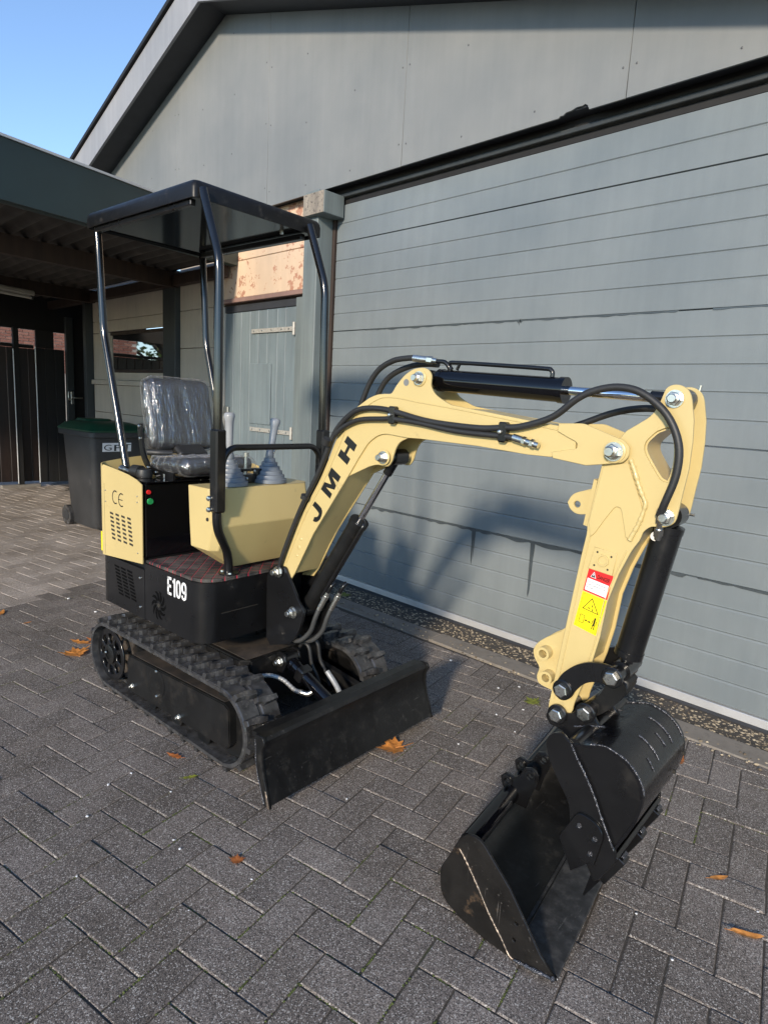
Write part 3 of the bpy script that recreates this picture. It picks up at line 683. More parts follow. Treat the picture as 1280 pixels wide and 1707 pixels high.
for x0 in xs[1:-2]:
    for f in (.33, .66):
        x = x0 + 1.485 * f; z = 2.97 + random.uniform(0, .05)
        while z < rake(x) - .1:
            gl(inst('nail', me_n, G, (x + random.gauss(0, .02), 1.899, z))); z += .47 + random.gauss(0, .05)
# roof slabs, soffit, barge boards, tiles edge
def slope_box(name, side, y0, y1, dz0, dz1, mt, xend, over=0.):
    s = -1 if side == 'L' else 1
    P = [(RX, RZ + dz0), (xend, RZ - SL * abs(xend - RX) + dz0), (xend, RZ - SL * abs(xend - RX) + dz1), (RX, RZ + dz1)]
    bm = bmesh.new(); A = [bm.verts.new((x, y0, z)) for x, z in P]; B = [bm.verts.new((x, y1, z)) for x, z in P]
    for i in range(4): bm.faces.new((A[i], A[(i + 1) % 4], B[(i + 1) % 4], B[i]))
    bm.faces.new(A[::-1]); bm.faces.new(B); return gl(fin(name, bm, mt, G))
for sd_, xe in (('L', -7.6), ('R', 4.4)):
    slope_box('soffit', sd_, 1.668, 1.99, .002, .03, M['darkgrey'], xe)
    slope_box('barge_board', sd_, 1.642, 1.666, -.012, .262, M['barge'], xe)
    slope_box('roof', sd_, 1.668, 8., .04, .27, M['darkgrey'], xe)
    slope_box('tile_edge', sd_, 1.615, 8.02, .272, .31, M['blackwood_and_shade'], xe)
# left-hand wall: boards, posts, shed door, window
WZ = [.015, .381, .747, 1.113, 1.479, 1.845, 2.211, 2.577, 2.93]
def boards(x0, x1, y, mt, z0=0., z1=3., th=.025):
    for a, b in zip(WZ, WZ[1:]):
        a2, b2 = max(a, z0), min(b, z1)
        if b2 - a2 < .02: continue
        gbox('wall_board', x0, x1, y, y + th, a2 + .0025, b2 - .0025, mt, G, bev=.003)
boards(-4.80, -3.995, 1.985, M['beige_shaded'])
boards(-3.99, -2.66, 1.985, M['beige_sunlit'], z0=2.262)
gbox('wall_backing', -4.8, -3.99, 2.012, 2.05, 0, 2.93, M['blackwood_and_shade'], G); gbox('wall_backing', -3.988, -2.65, 2.012, 2.05, 2.2, 2.93, M['brownwood'], G)
gbox('corner_post', -5.07, -4.802, 1.93, 2.05, 0, 2.6, M['darkpost'], G, bev=.005)
boards(-7.05, -5.072, 1.985, M['beige_shaded'], z1=1.45)
gbox('wall_backing', -7.05, -5.072, 2.012, 2.05, 0, 1.44, M['blackwood_and_shade'], G)
boards(-7.05, -5.072, 1.985, M['beige_shaded'], z0=2.075, z1=2.6)
gbox('wall_board', -7.05, -6.545, 1.985, 2.01, 1.51, 2.07, M['beige_shaded'], G)
gbox('window_sill', -7.06, -5.072, 1.955, 2.02, 1.452, 1.508, M['beige_shaded'], G)
gbox('wall_board', -6.543, -5.072, 1.985, 2.01, 1.51, 1.60, M['beige_shaded'], G)
gbox('wall_backing', -7.05, -5.072, 2.012, 2.05, 2.2, 2.9, M['blackwood_and_shade'], G)
win = bpy.data.objects.new('window', None); col.objects.link(win); win.parent = G; gl(win)
for a in ((-6.54, -5.075, 2.035, 2.07), (-6.54, -5.075, 1.602, 1.635)): box('frame', a[0], a[1], 1.99, 2.03, a[2], a[3], M['brownwood'], win)
box('frame', -6.54, -6.505, 1.99, 2.03, 1.637, 2.033, M['beige_shaded'], win); box('frame', -5.11, -5.075, 1.99, 2.03, 1.637, 2.033, M['brownwood'], win)
box('dark_reflection_strip', -6.50, -5.112, 2.015, 2.03, 1.637, 1.775, M['blackwood_and_shade'], win)  # black strip painted in for the dark reflection low in the pane
box('curtain', -5.26, -5.112, 2.034, 2.05, 1.777, 2.033, M['planks'], win)
box('glazing_bar', -6.19, -6.165, 2.012, 2.02, 1.777, 2.033, M['blackwood_and_shade'], win)
box('pane', -6.503, -5.112, 2.000, 2.005, 1.637, 2.033, M['glass'], win, bev=0)
# shed door of boards
sdr = bpy.data.objects.new('shed_door', None); col.objects.link(sdr); sdr.parent = G; gl(sdr)
px_ = [-3.965, -3.83, -3.70, -3.562, -3.43, -3.30, -3.154, -3.039, -2.885]
for a, b in zip(px_, px_[1:]):
    box('plank', a + .002, b - .002, 1.998 + random.uniform(0, .003), 2.022, .05, 2.14, M['sheddoor'], sdr, bev=.004)
box('backing', -3.96, -2.89, 2.024, 2.03, .05, 2.13, M['blackwood_and_shade'], sdr)
box('cat_flap_panel', -3.545, -3.225, 1.988, 1.996, 1.17, 1.69, M['sheddoor'], sdr, bev=.002)
for z in (1.965, 1.12):
    box('hinge_strap', -3.52, -2.93, 1.983, 1.9865, z - .018, z + .018, M['rust'], sdr)
    bm = bmesh.new(); cyl(bm, (-2.905, 1.980, z - .05), (-2.905, 1.980, z + .05), .014, seg=12); fin('hinge_barrel', bm, M['rust'], sdr, smooth=40)
    for x in (-3.48, -3.36, -3.22, -3.08, -2.98):
        bm = bmesh.new(); ring_profile(bm, [(.008, 0), (.006, .004)], c=(x, 1.983, z), axis='-Y', seg=8); fin('screw', bm, M['zinc'], sdr)
box('latch', -3.955, -3.88, 1.975, 1.995, 1.21, 1.30, M['steel'], sdr); box('latch_bolt', -3.99, -3.86, 1.962, 1.973, 1.235, 1.25, M['steel'], sdr)
gbox('door_lintel', -3.99, -2.70, 1.958, 2.01, 2.222, 2.258, M['pinktrim'], G)
gbox('door_jamb', -3.993, -3.97, 1.99, 2.03, 0, 2.203, M['beige_shaded'], G); gbox('door_jamb', -2.882, -2.66, 1.975, 2.03, 0, 2.203, M['gpost'], G)
gbox('door_head', -3.97, -2.883, 1.996, 2.03, 2.145, 2.203, M['darkgrey'], G)

# =================================================================== CARPORT
carport = thing('carport', 'dark carport with green fascia and corrugated roof beside the garage', 'carport', (-6, 0, 0))
def cl(o): o.matrix_parent_inverse = Matrix.Translation((-6, 0, 0)).inverted(); return o
B0 = Vector((-3.743, 1.975, 0)); FD = Vector((.354, -.935, 0)).normalized()
def fz(s): return 2.538 - .047 * s
def along(name, s0, s1, off, th, dz0, dz1, mt, z_of=fz, tdir=Vector((-1, 0, 0))):
    bm = bmesh.new(); R_ = []
    for s in (s0, s1):
        p = B0 + FD * s + tdir * off; q = p + tdir * th; z = z_of(s)
        R_.append([bm.verts.new((a.x, a.y, z + d)) for a, d in ((p, dz0), (q, dz0), (q, dz1), (p, dz1))])
    for i in range(4): bm.faces.new((R_[0][i], R_[0][(i + 1) % 4], R_[1][(i + 1) % 4], R_[1][i]))
    bm.faces.new(R_[0][::-1]); bm.faces.new(R_[1])
    return cl(fin(name, bm, mt, carport))
along('fascia', 0, 5.5, 0, .03, 0, .335, M['fascia'])
along('fascia_cap', 0, 5.5, -.012, .07, .337, .352, M['alu'])
along('fascia_backing', 0, 5.5, .032, .06, .03, .30, M['brownwood'])
along('fascia_lining', 0, 5.5, .031, .06, -.002, .028, M['fascia'])
for i, t in enumerate((1.05, 3.15, 4.95)):
    along('roof_beam', .02, 5.5, t, .08, -.105, .035, M['brownwood'])
bm = bmesh.new(); ns, ntt = 300, 8; g = []
for a in range(ns + 1):
    s = 5.4 * a / ns; row = []
    for b in range(ntt + 1):
        t = .10 + 4.9 * b / ntt; p = B0 + FD * (s + .02) + Vector((-1, 0, 0)) * t
        row.append(bm.verts.new((p.x, p.y, fz(s) + .062 + .024 * math.sin(2 * math.pi * s / .15) + .004 * (b % 2))))
    g.append(row)
for a in range(ns):
    for b in range(ntt): bm.faces.new((g[a][b], g[a + 1][b], g[a + 1][b + 1], g[a][b + 1]))
r = bmesh.ops.extrude_face_region(bm, geom=bm.faces[:]); bmesh.ops.translate(bm, vec=(0, 0, .006), verts=[v for v in r['geom'] if isinstance(v, bmesh.types.BMVert)])
cl(fin('roof_sheet', bm, M['roofsheet'], carport, smooth=60))
def cbox(*a, **k): return cl(box(*a, **k))
cbox('wall_plate', -8.6, -3.85, 1.88, 1.955, 2.44, 2.54, M['brownwood'], carport)
cbox('end_board', -8.42, -8.36, -3., 2.6, 2.14, 2.75, M['blackwood_and_shade'], carport)
cbox('side_wall', -8.3, -7.06, 2.62, 2.68, 0, 2.8, M['blackwood_and_shade'], carport); cbox('side_wall', -7.12, -7.06, 2.07, 2.6, 0, 2.8, M['blackwood_and_shade'], carport)  # painted black so the wall colour supplies the shade of the recess
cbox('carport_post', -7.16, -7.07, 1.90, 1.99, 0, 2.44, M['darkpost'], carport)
cbox('infill_ceiling', -8.6, -7.0, 1.99, 2.7, 2.60, 2.64, M['blackwood_and_shade'], carport)
cbox('carport_post', -8.34, -8.25, -2.9, -2.8, 0, 2.4, M['blackwood_and_shade'], carport)
# strip light hung in front of a roof beam
sl = thing('strip_light', 'dusty grey strip light under the carport roof, unlit', 'light', (-6.1, .5, 2.36))
bm = bmesh.new(); abox(bm, (0, 0, 0), (.09, 1.25, .05), bev=.01); fin('housing', bm, basic('old_white_enamel', (.30, .28, .24), .5, vary=.2), sl)
bm = bmesh.new(); cyl(bm, (.01, -.60, -.045), (.01, .60, -.045), .016, seg=12); fin('lamp_tube', bm, basic('lamp_glass', (.38, .36, .32), .25), sl, smooth=40)
for s in (-.605, .605): inst('tube_holder', box('tmp', -.02, .02, -.01, .01, -.062, -.02, M['binbody'], bev=.002).data, sl, (.01, s, 0))
bpy.data.objects.remove(bpy.data.objects['tmp']); [bpy.data.objects.remove(o) for o in list(col.objects) if o.name.startswith('tmp')]
sl.rotation_euler = (0, 0, math.atan2(.354, .935))

# =================================================================== FENCE AND GATE at the back of the carport
fence = thing('board_fence', 'dark board fence with open slot at top behind the carport', 'fence', (-8.3, .5, 0))
def fl(o, T): o.matrix_parent_inverse = Matrix.Translation(T).inverted(); return o
FT = (-8.3, .5, 0)
y = -2.7
while y < 1.62:
    if not (1.395 <= y + .06 <= 1.47): fl(box('fence_board', -8.31, -8.285, y, y + .125, .07, 1.88, M['planks'], fence, bev=.004), FT)
    y += .13
for a, b in ((1.40, 1.465), (.2, .27), (-1.0, -.93)): fl(box('fence_post', -8.282, -8.22, a, b, 0, 2.14, M['blackwood_and_shade'], fence), FT)
fl(box('top_rail', -8.31, -8.28, -2.7, 1.66, 1.885, 1.93, M['blackwood_and_shade'], fence), FT)
fl(box('edge_trim', -8.217, -8.21, 1.385, 1.397, .05, 1.86, M['alu'], fence), FT)
fl(box('edge_trim', -8.217, -8.21, 1.655, 1.668, .05, 1.92, M['alu'], fence), FT)
fl(box('threshold', -8.28, -8.18, 1.18, 1.66, .0, .035, M['kerb'], fence), FT)
gate = thing('gate', 'black wooden gate with slot at top and steel lever handle', 'gate', (-8.3, 1.7, 0))
GT = (-8.3, 1.7, 0)
for k in range(3): fl(box('gate_board', -8.30, -8.27, 1.675 + k * .126, 1.797 + k * .126, .05, 1.90, M['blackwood_and_shade'], gate, bev=.004), GT)
fl(box('gate_stile', -8.268, -8.22, 1.675, 1.90, 1.90, 2.14, M['blackwood_and_shade'], gate), GT)
fl(box('gate_stile', -8.268, -8.20, 2.055, 2.15, .0, 2.35, M['darkpost'], gate), GT)
fl(box('gate_board', -8.30, -8.27, 2.155, 2.60, .05, 2.35, M['blackwood_and_shade'], gate), GT)
fl(box('handle_plate', -8.197, -8.188, 2.095, 2.135, 1.16, 1.34, M['steel'], gate), GT)
fl(tube('lever_handle', [(-8.19, 2.115, 1.25), (-8.14, 2.115, 1.25), (-8.13, 2.14, 1.25), (-8.13, 2.23, 1.25)], .009, M['steel'], gate), GT)
fl(tube('pull_handle', [(-8.19, 2.10, 1.34), (-8.13, 2.05, 1.34), (-8.13, 2.04, 1.28), (-8.13, 2.05, 1.22), (-8.19, 2.10, 1.22)], .008, M['steel'], gate), GT)

# =================================================================== BRICK HOUSE and TREE beyond the fence
house = thing('brick_house', 'red brick house wall seen through the slot above the carport fence', 'house', (-14, 1, 0))
HT = (-14, 1, 0)
fl(box('wall', -14.4, -14.008, -1.66, 5.72, 0, 4.2, M['mortar'], house, bev=0), HT)
bmb = bmesh.new(); abox(bmb, (0, 0, 0), (.02, .208, .052), bev=0); me_b = bpy.data.meshes.new('brick'); bmb.to_mesh(me_b); bmb.free(); me_b.materials.append(M['brick'])
rest = Acc(); TB = template(me_b); nb = 0
for rz_ in range(64):
    z = .03 + rz_ * .0625
    for k in range(46):
        y = -1.55 + k * .2195 + (.11 if rz_ % 2 else 0)
        if y > 5.62: continue
        shown = 1.95 < z < 2.95 and (2.35 < y < 3.6 or y < -.1)
        if shown and nb < 290: fl(inst('brick', me_b, house, (-14.0, y, z)), HT); nb += 1
        elif 1.7 < z < 4.2:
            rest.add(*TB, Matrix.Translation((-14.0, y, z)))
fl(rest.build('far_bricks', M['brick'], house, kind='stuff'), HT)
fl(box('roof', -14.9, -13.7, -1.6, 6.0, 4.25, 4.5, M['darkgrey'], house), HT)
def make_tree(name, label, loc, h, r, n, rz0, seed):
    rnd = random.Random(seed)
    t = thing(name, label, 'tree', loc)
    bm = bmesh.new(); sweep(bm, crom([(0, 0, 0), (.05, .03, h * .3), (-.04, .02, h * .6), (.02, 0, h * .85)], 5), [.16 - .12 * i / 15 for i in range(16)], 10)
    for k in range(7):
        a = rnd.uniform(0, 6.28); z0 = h * rnd.uniform(.3, .7)
        sweep(bm, crom([(0, 0, z0), (math.cos(a) * r * .4, math.sin(a) * r * .4, z0 + h * .12), (math.cos(a) * r * .85, math.sin(a) * r * .85, z0 + h * .2)], 4), [.06 - .045 * i / 8 for i in range(9)], 7)
    fin('trunk', bm, M['bark'], t)
    cl_ = [(Vector((rnd.gauss(0, r * .45), rnd.gauss(0, r * .45), rnd.uniform(rz0, h))), rnd.uniform(.25, .5) * r) for _ in range(26)]
    V = []; F = []
    for k in range(n):
        c, rr_ = rnd.choice(cl_); d = Vector((rnd.gauss(0, 1), rnd.gauss(0, 1), rnd.gauss(0, .8))).normalized() * rr_ * rnd.uniform(.5, 1.05)
        p = c + d; a = Vector((rnd.gauss(0, 1), rnd.gauss(0, 1), rnd.gauss(0, .6))).normalized(); b = a.cross(Vector((rnd.gauss(0, 1), rnd.gauss(0, 1), rnd.gauss(0, 1)))).normalized()
        s = rnd.uniform(.05, .10); i0 = len(V)
        V += [p - a * s, p + b * s * .5, p + a * s, p - b * s * .5]; F.append((i0, i0 + 1, i0 + 2, i0 + 3))
    me = bpy.data.meshes.new('crown'); me.from_pydata([tuple(v) for v in V], [], F); link_mesh('crown', me, M['treeleaf'], t)
make_tree('garden_tree', 'leafy green tree beyond the carport reflected in the side window', (-15.6, -3.1, 0), 4.6, 1.5, 11000, 1.0, 3)

# =================================================================== WHEELIE BIN
bn = thing('wheelie_bin', 'grey wheelie bin with green lid standing under the carport', 'bin', (-5.2, 1.36, 0), R(4))
def loft(bm, sections):
    rings = [[bm.verts.new(p) for p in s] for s in sections]; n = len(rings[0])
    for a, b in zip(rings, rings[1:]):
        for i in range(n): bm.faces.new((a[i], a[(i + 1) % n], b[(i + 1) % n], b[i]))
    bm.faces.new(rings[0][::-1]); bm.faces.new(rings[-1])
def rrect(x0, x1, y0, y1, r, z, k=4):
    P = []
    for cx, cy, a0 in ((x1 - r, y1 - r, 0), (x0 + r, y1 - r, 90), (x0 + r, y0 + r, 180), (x1 - r, y0 + r, 270)):
        for i in range(k + 1): a = R(a0 + 90 * i / k); P.append((cx + r * math.cos(a), cy + r * math.sin(a), z))
    return P
bm = bmesh.new(); loft(bm, [rrect(-.27, .27, -.235, .235, .07, .03), rrect(-.28, .28, -.24, .24, .07, .06), rrect(-.335, .335, -.275, .275, .06, .93)])
fin('body', bm, M['binbody'], bn, smooth=40)
bm = bmesh.new(); loft(bm, [rrect(-.37, .375, -.30, .30, .05, .935), rrect(-.375, .385, -.305, .305, .05, .94), rrect(-.375, .385, -.305, .305, .05, .985)]); fin('rim', bm, M['binbody'], bn, smooth=40)
bm = bmesh.new(); loft(bm, [rrect(-.40, .38, -.30, .30, .05, .987), rrect(-.40, .385, -.305, .305, .05, 1.0), rrect(-.36, .33, -.26, .26, .08, 1.05), rrect(-.30, .20, -.20, .20, .08, 1.075)]); ld = fin('lid', bm, M['binlid'], bn, smooth=50)
bm = bmesh.new(); loft(bm, [rrect(-.37, -.05, -.15, .15, .05, 1.052), rrect(-.34, -.08, -.13, .13, .05, 1.093)]); fin('lid_ridge', bm, M['binlid'], ld, smooth=50)
tube('lid_handle', [(-.36, -.25, 1.0), (-.43, -.25, .99), (-.44, -.2, .985), (-.44, .2, .985), (-.43, .25, .99), (-.36, .25, 1.0)], .014, M['binlid'], bn)
for s in (-1, 1):
    bm = bmesh.new(); cyl(bm, (-.27, s * .255 - .025, .10), (-.27, s * .255 + .025, .10), .10, seg=28); wh = fin('wheel', bm, M['rubber'], bn, smooth=40)
    bm = bmesh.new(); cyl(bm, (-.27, s * .255 - .029, .10), (-.27, s * .255 + .029, .10), .055, seg=20); fin('hub', bm, M['binbody'], wh, smooth=40)
bm = bmesh.new(); cyl(bm, (-.27, -.25, .10), (-.27, .25, .10), .012, seg=10); fin('axle', bm, M['zinc'], bn)
bm = bmesh.new(); v = [bm.verts.new(p) for p in ((.3305, -.175, .80), (.3305, .115, .80), (.3365, .115, .885), (.3365, -.175, .885))]; bm.faces.new(v)
stk = fin('sticker', bm, M['whitep'], bn)
for ch, y0, z0, z1 in (('G', -.160, .812, .868), ('F', -.060, .806, .866), ('T', .035, .815, .872)):
    text_quad('letter', ch, (.3332 + .0, y0, z0), (.3332, y0 + .075, z0), (.3376, y0, z1), M['printk'], stk, lift=.0012)

# =================================================================== LEAVES AND LITTER
def leaf(label, loc, size, kind, rz, shape='maple', curl=.25, seed=1):
    rnd = random.Random(seed)
    if shape == 'maple':
        pts = [(0, -.42), (.10, -.38), (.30, -.50), (.28, -.30), (.58, -.22), (.44, -.08), (.70, .18), (.44, .14), (.46, .34), (.24, .22), (.20, .48), (.10, .42), (0, .78), (-.10, .42), (-.22, .50), (-.22, .22), (-.44, .38), (-.42, .14), (-.70, .20), (-.44, -.08), (-.55, -.24), (-.28, -.28), (-.30, -.48), (-.10, -.38)]
    elif shape == 'oval':
        pts = [(.0, -.6), (.14, -.42), (.2, -.1), (.17, .25), (.08, .5), (0, .66), (-.09, .48), (-.17, .22), (-.2, -.1), (-.13, -.42)]
    else:
        pts = [(0, -.6), (.1, -.45), (.22, -.4), (.15, -.2), (.26, -.05), (.13, .08), (.2, .3), (.08, .32), (0, .65), (-.08, .35), (-.18, .3), (-.1, .1), (-.2, -.02), (-.12, -.2), (-.16, -.42)]
    pts = [(x * rnd.uniform(.88, 1.1), y * rnd.uniform(.92, 1.08)) for x, y in pts]
    bm = bmesh.new(); n = len(pts)
    def zf(x, y): return curl * (abs(x) ** 1.4 * .9 + (y * y) * .55) + .05 * noise.noise(Vector((x * 4, y * 4, seed)))
    c = [bm.verts.new((0, -.42 + 1.1 * i / 4, zf(0, -.42 + 1.1 * i / 4))) for i in range(5)]
    mid = [bm.verts.new((x * .55, y * .55, zf(x * .55, y * .55) + .012)) for x, y in pts]; out = [bm.verts.new((x, y, zf(x, y))) for x, y in pts]
    cc = bm.verts.new((0, 0, zf(0, 0)))
    for v in c: bm.verts.remove(v)
    for i in range(n):
        j = (i + 1) % n; bm.faces.new((mid[i], out[i], out[j])); bm.faces.new((mid[i], out[j], mid[j])); bm.faces.new((cc, mid[i], mid[j]))
    sweep(bm, [(0, -.1, zf(0, -.1)), (.02, -.5, zf(0, -.5)), (.06, -.85, .12)], .014, 5)
    size *= 1.5
    for v in bm.verts: v.co *= size
    mn = min(v.co.z for v in bm.verts)
    for v in bm.verts: v.co.z -= mn
    o = fin('fallen_leaf', bm, M[kind]); o.data.shade_smooth(); o.location = loc; o.rotation_euler = (rnd.uniform(-.06, .06), rnd.uniform(-.06, .06), rz)
    tag(o, label, 'leaf', 'fallen autumn leaves on the paving')
leaf('large orange maple leaf lying in front of the dozer blade', (-.285, .57, .003), .070, 'leafo', 2.6, curl=.35, seed=2)
leaf('small orange red leaf lying alone on open paving well in front of the track', (-.155, -.257, .002), .024, 'leafr', .9, curl=.3, seed=3)
leaf('long brown leaf beside the near rubber track', (-.80, -.13, .002), .042, 'leafr', 1.9, 'torn', .2, 4)
leaf('small yellow green leaf just in front of the near rubber track', (-.634, -.151, .002), .032, 'leafy', -.5, 'torn', .3, 5)
leaf('yellow green maple leaf between blade and kerb', (-.135, 1.403, .002), .045, 'leafy', 1.2, 'maple', .2, 6)
leaf('small oval orange leaf right of the bucket', (.892, .815, .002), .035, 'leafo', -.7, 'oval', .35, 7)
leaf('rolled brown orange leaf at the lower right edge of the paving', (1.018, .634, .004), .046, 'leafo', -1.0, 'oval', .5, 8)
leaf('orange leaf curled by the rear of the near track, nearest the camera of three', (-2.03, -.062, .002), .075, 'leafo', 1.4, 'maple', .3, 9)
leaf('narrow orange leaf by the rear of the near track, middle of three', (-2.17, .01, .002), .07, 'leafo', 2.1, 'torn', .35, 10)
leaf('rust coloured leaf in the shadow behind the near track, farthest of three', (-2.13, .085, .002), .075, 'leafr', 2.0, 'torn', .3, 11)
leaf('small orange scrap of leaf at the far left, farther from the track', (-2.657, -.111, .002), .030, 'leafo', .4, 'torn', .2, 12)
leaf('orange leaf cut off by the left edge of the photo', (-2.92, -.18, .002), .05, 'leafo', 1.1, 'oval', .3, 13)
leaf('brown leaf caught between kerb and the back of the bucket', (.561, 1.43, .002), .04, 'leafr', .1, 'torn', .3, 14)
leaf('yellow leaf in the gravel near the left end of the door', (-1.98, 1.80, -.004), .06, 'leafy', .6, 'maple', .15, 15)
chips = [(146, 1361), (290, 1400), (300, 1415), (128, 1461), (420, 1466), (219, 1289), (181, 1308), (285, 1320), (315, 1518), (830, 1147), (865, 1145), (872, 1183), (827, 1191), (858, 1220), (764, 1240), (751, 1101), (1060, 1523), (1120, 1600), (1262, 1520), (578, 1332), (926, 1632), (800, 1369), (115, 998), (160, 1020)]
def gpt(u, v):
    d = rt * ((u - 640) / 1042.9) + dn * ((v - 853) / 1042.9) + fw
    return camp + d * (-camp.z / d.z)
for k, (u, v) in enumerate(chips):
    p = gpt(u, v); rnd = random.Random(k); bm = bmesh.new(); r = bmesh.ops.create_icosphere(bm, subdivisions=1, radius=1.)
    d = (p - camp).length * .0019 * rnd.uniform(.75, 1.25)
    for vv in bm.verts: vv.co = Vector((vv.co.x * d * rnd.uniform(.8, 1.5), vv.co.y * d * rnd.uniform(.6, 1.1), vv.co.z * d * .45))
    o = fin('white_chip', bm, M['whitep']); o.location = (p.x, p.y, d * .35); o.rotation_euler = (0, 0, rnd.uniform(0, 3))
    tag(o, 'tiny white chip lying loose on the dark paving', 'chip', 'white chips scattered on the paving')

# =================================================================== MINI EXCAVATOR  (local frame: +X forward, +Y towards the garage)
TH = R(3.9)
X = thing('mini_excavator', 'cream and black mini excavator with canopy, rubber tracks and raised boom', 'excavator', (-.342, .449, 0), TH)
YC = -.09
# ---- hardware prototypes
def hexpts(r, h, n=6): return [(r * math.cos(math.pi / 3 * k), r * math.sin(math.pi / 3 * k), h) for k in range(n)]
def nut_mesh():
    bm = bmesh.new(); ring_profile(bm, [(.0215, 0), (.0215, .003)], axis='-Y', seg=24)
    A = [bm.verts.new((x, -.003, z)) for x, z, _ in hexpts(.0175, 0)]; B = [bm.verts.new((x, -.015, z)) for x, z, _ in hexpts(.0175, 0)]; Cc = [bm.verts.new((x, -.017, z)) for x, z, _ in hexpts(.015, 0)]
    for P, Q in ((A, B), (B, Cc)):
        for i in range(6): bm.faces.new((P[i], P[(i + 1) % 6], Q[(i + 1) % 6], Q[i]))
    bm.faces.new(A); bm.faces.new(Cc)
    ring_profile(bm, [(.0125, .016), (.0125, .021), (.0105, .022), (.0105, .030), (.009, .032)], axis='-Y', seg=16)
    bmesh.ops.recalc_face_normals(bm, faces=bm.faces[:]); me = bpy.data.meshes.new('nut'); bm.to_mesh(me); bm.free(); me.materials.append(M['zinc']); angle_smooth(me, 30); return me
def hex_mesh():
    bm = bmesh.new()
    A = [bm.verts.new((x, 0, z)) for x, z, _ in hexpts(.0195, 0)]; B = [bm.verts.new((x, -.012, z)) for x, z, _ in hexpts(.0195, 0)]; Cc = [bm.verts.new((x, -.014, z)) for x, z, _ in hexpts(.0165, 0)]
    for P, Q in ((A, B), (B, Cc)):
        for i in range(6): bm.faces.new((P[i], P[(i + 1) % 6], Q[(i + 1) % 6], Q[i]))
    bm.faces.new(A); bm.faces.new(Cc); bmesh.ops.recalc_face_normals(bm, faces=bm.faces[:]); me = bpy.data.meshes.new('bolt'); bm.to_mesh(me); bm.free(); me.materials.append(M['zinc']); return me
def boss_mesh(mt):
    bm = bmesh.new(); ring_profile(bm, [(.027, 0), (.027, .010), (.024, .013)], axis='-Y', seg=28)
    me = bpy.data.meshes.new('boss'); bmesh.ops.recalc_face_normals(bm, faces=bm.faces[:]); bm.to_mesh(me); bm.free(); me.materials.append(mt); angle_smooth(me, 35); return me
NUT, HEX = nut_mesh(), hex_mesh(); BOSSK, BOSSC = boss_mesh(M['black']), boss_mesh(M['cream'])
bmx = bmesh.new(); ring_profile(bmx, [(.0075, 0), (.0075, .0015), (.0055, .006), (.003, .007)], axis='-Y', seg=12); SB = bpy.data.meshes.new('bolt'); bmx.to_mesh(SB); bmx.free(); SB.materials.append(M['zinc']); angle_smooth(SB, 40)
def P2(k, i=0): return D[k][i]
def at(k, y, i=0): a, b = D[k][i]; return (a, y, b)

# ---- rubber tracks
TR, TX0, TX1, TZ = .157, -1.215, -.305, .172
def track_pt(s, r):
    L1 = TX1 - TX0; arc = math.pi * r; tot = 2 * L1 + 2 * arc; s = (s % 1) * tot
    if s < L1: return Vector((TX0 + s, 0, TZ + r)), Vector((0, 0, 1))
    s -= L1
    if s < arc: a = math.pi / 2 - s / r; return Vector((TX1 + r * math.cos(a), 0, TZ + r * math.sin(a))), Vector((math.cos(a), 0, math.sin(a)))
    s -= arc
    if s < L1: return Vector((TX1 - s, 0, TZ - r)), Vector((0, 0, -1))
    s -= L1; a = -math.pi / 2 - s / r; return Vector((TX0 + r * math.cos(a), 0, TZ + r * math.sin(a))), Vector((math.cos(a), 0, math.sin(a)))
def lug_mesh(w):
    # chunky bar with a stepped end, built for local +Z outwards, width along Y
    bm = bmesh.new(); o = [(-.012, 0), (.013, 0), (.014, w * .28), (.022, w * .36), (.024, w * .60), (.003, w * .64), (-.003, w * .50), (-.013, w * .42)]
    lo = [bm.verts.new((x, y, 0)) for x, y in o]; cx, cy = .003, w * .3
    hi = [bm.verts.new((cx + (x - cx) * .78, cy + (y - cy) * .92, .021)) for x, y in o]; n = len(o)
    for i in range(n): bm.faces.new((lo[i], lo[(i + 1) % n], hi[(i + 1) % n], hi[i]))
    bm.faces.new(hi); bm.faces.new(lo[::-1])
    bmesh.ops.bevel(bm, geom=[e for e in bm.edges if all(v.co.z > .02 for v in e.verts)], offset=.0018, segments=1, affect='EDGES')
    bmesh.ops.recalc_face_normals(bm, faces=bm.faces[:]); me = bpy.data.meshes.new('tread_lug'); bm.to_mesh(me); bm.free(); me.materials.append(M['rubber']); return me
LUG = lug_mesh(.155)
sprk = None
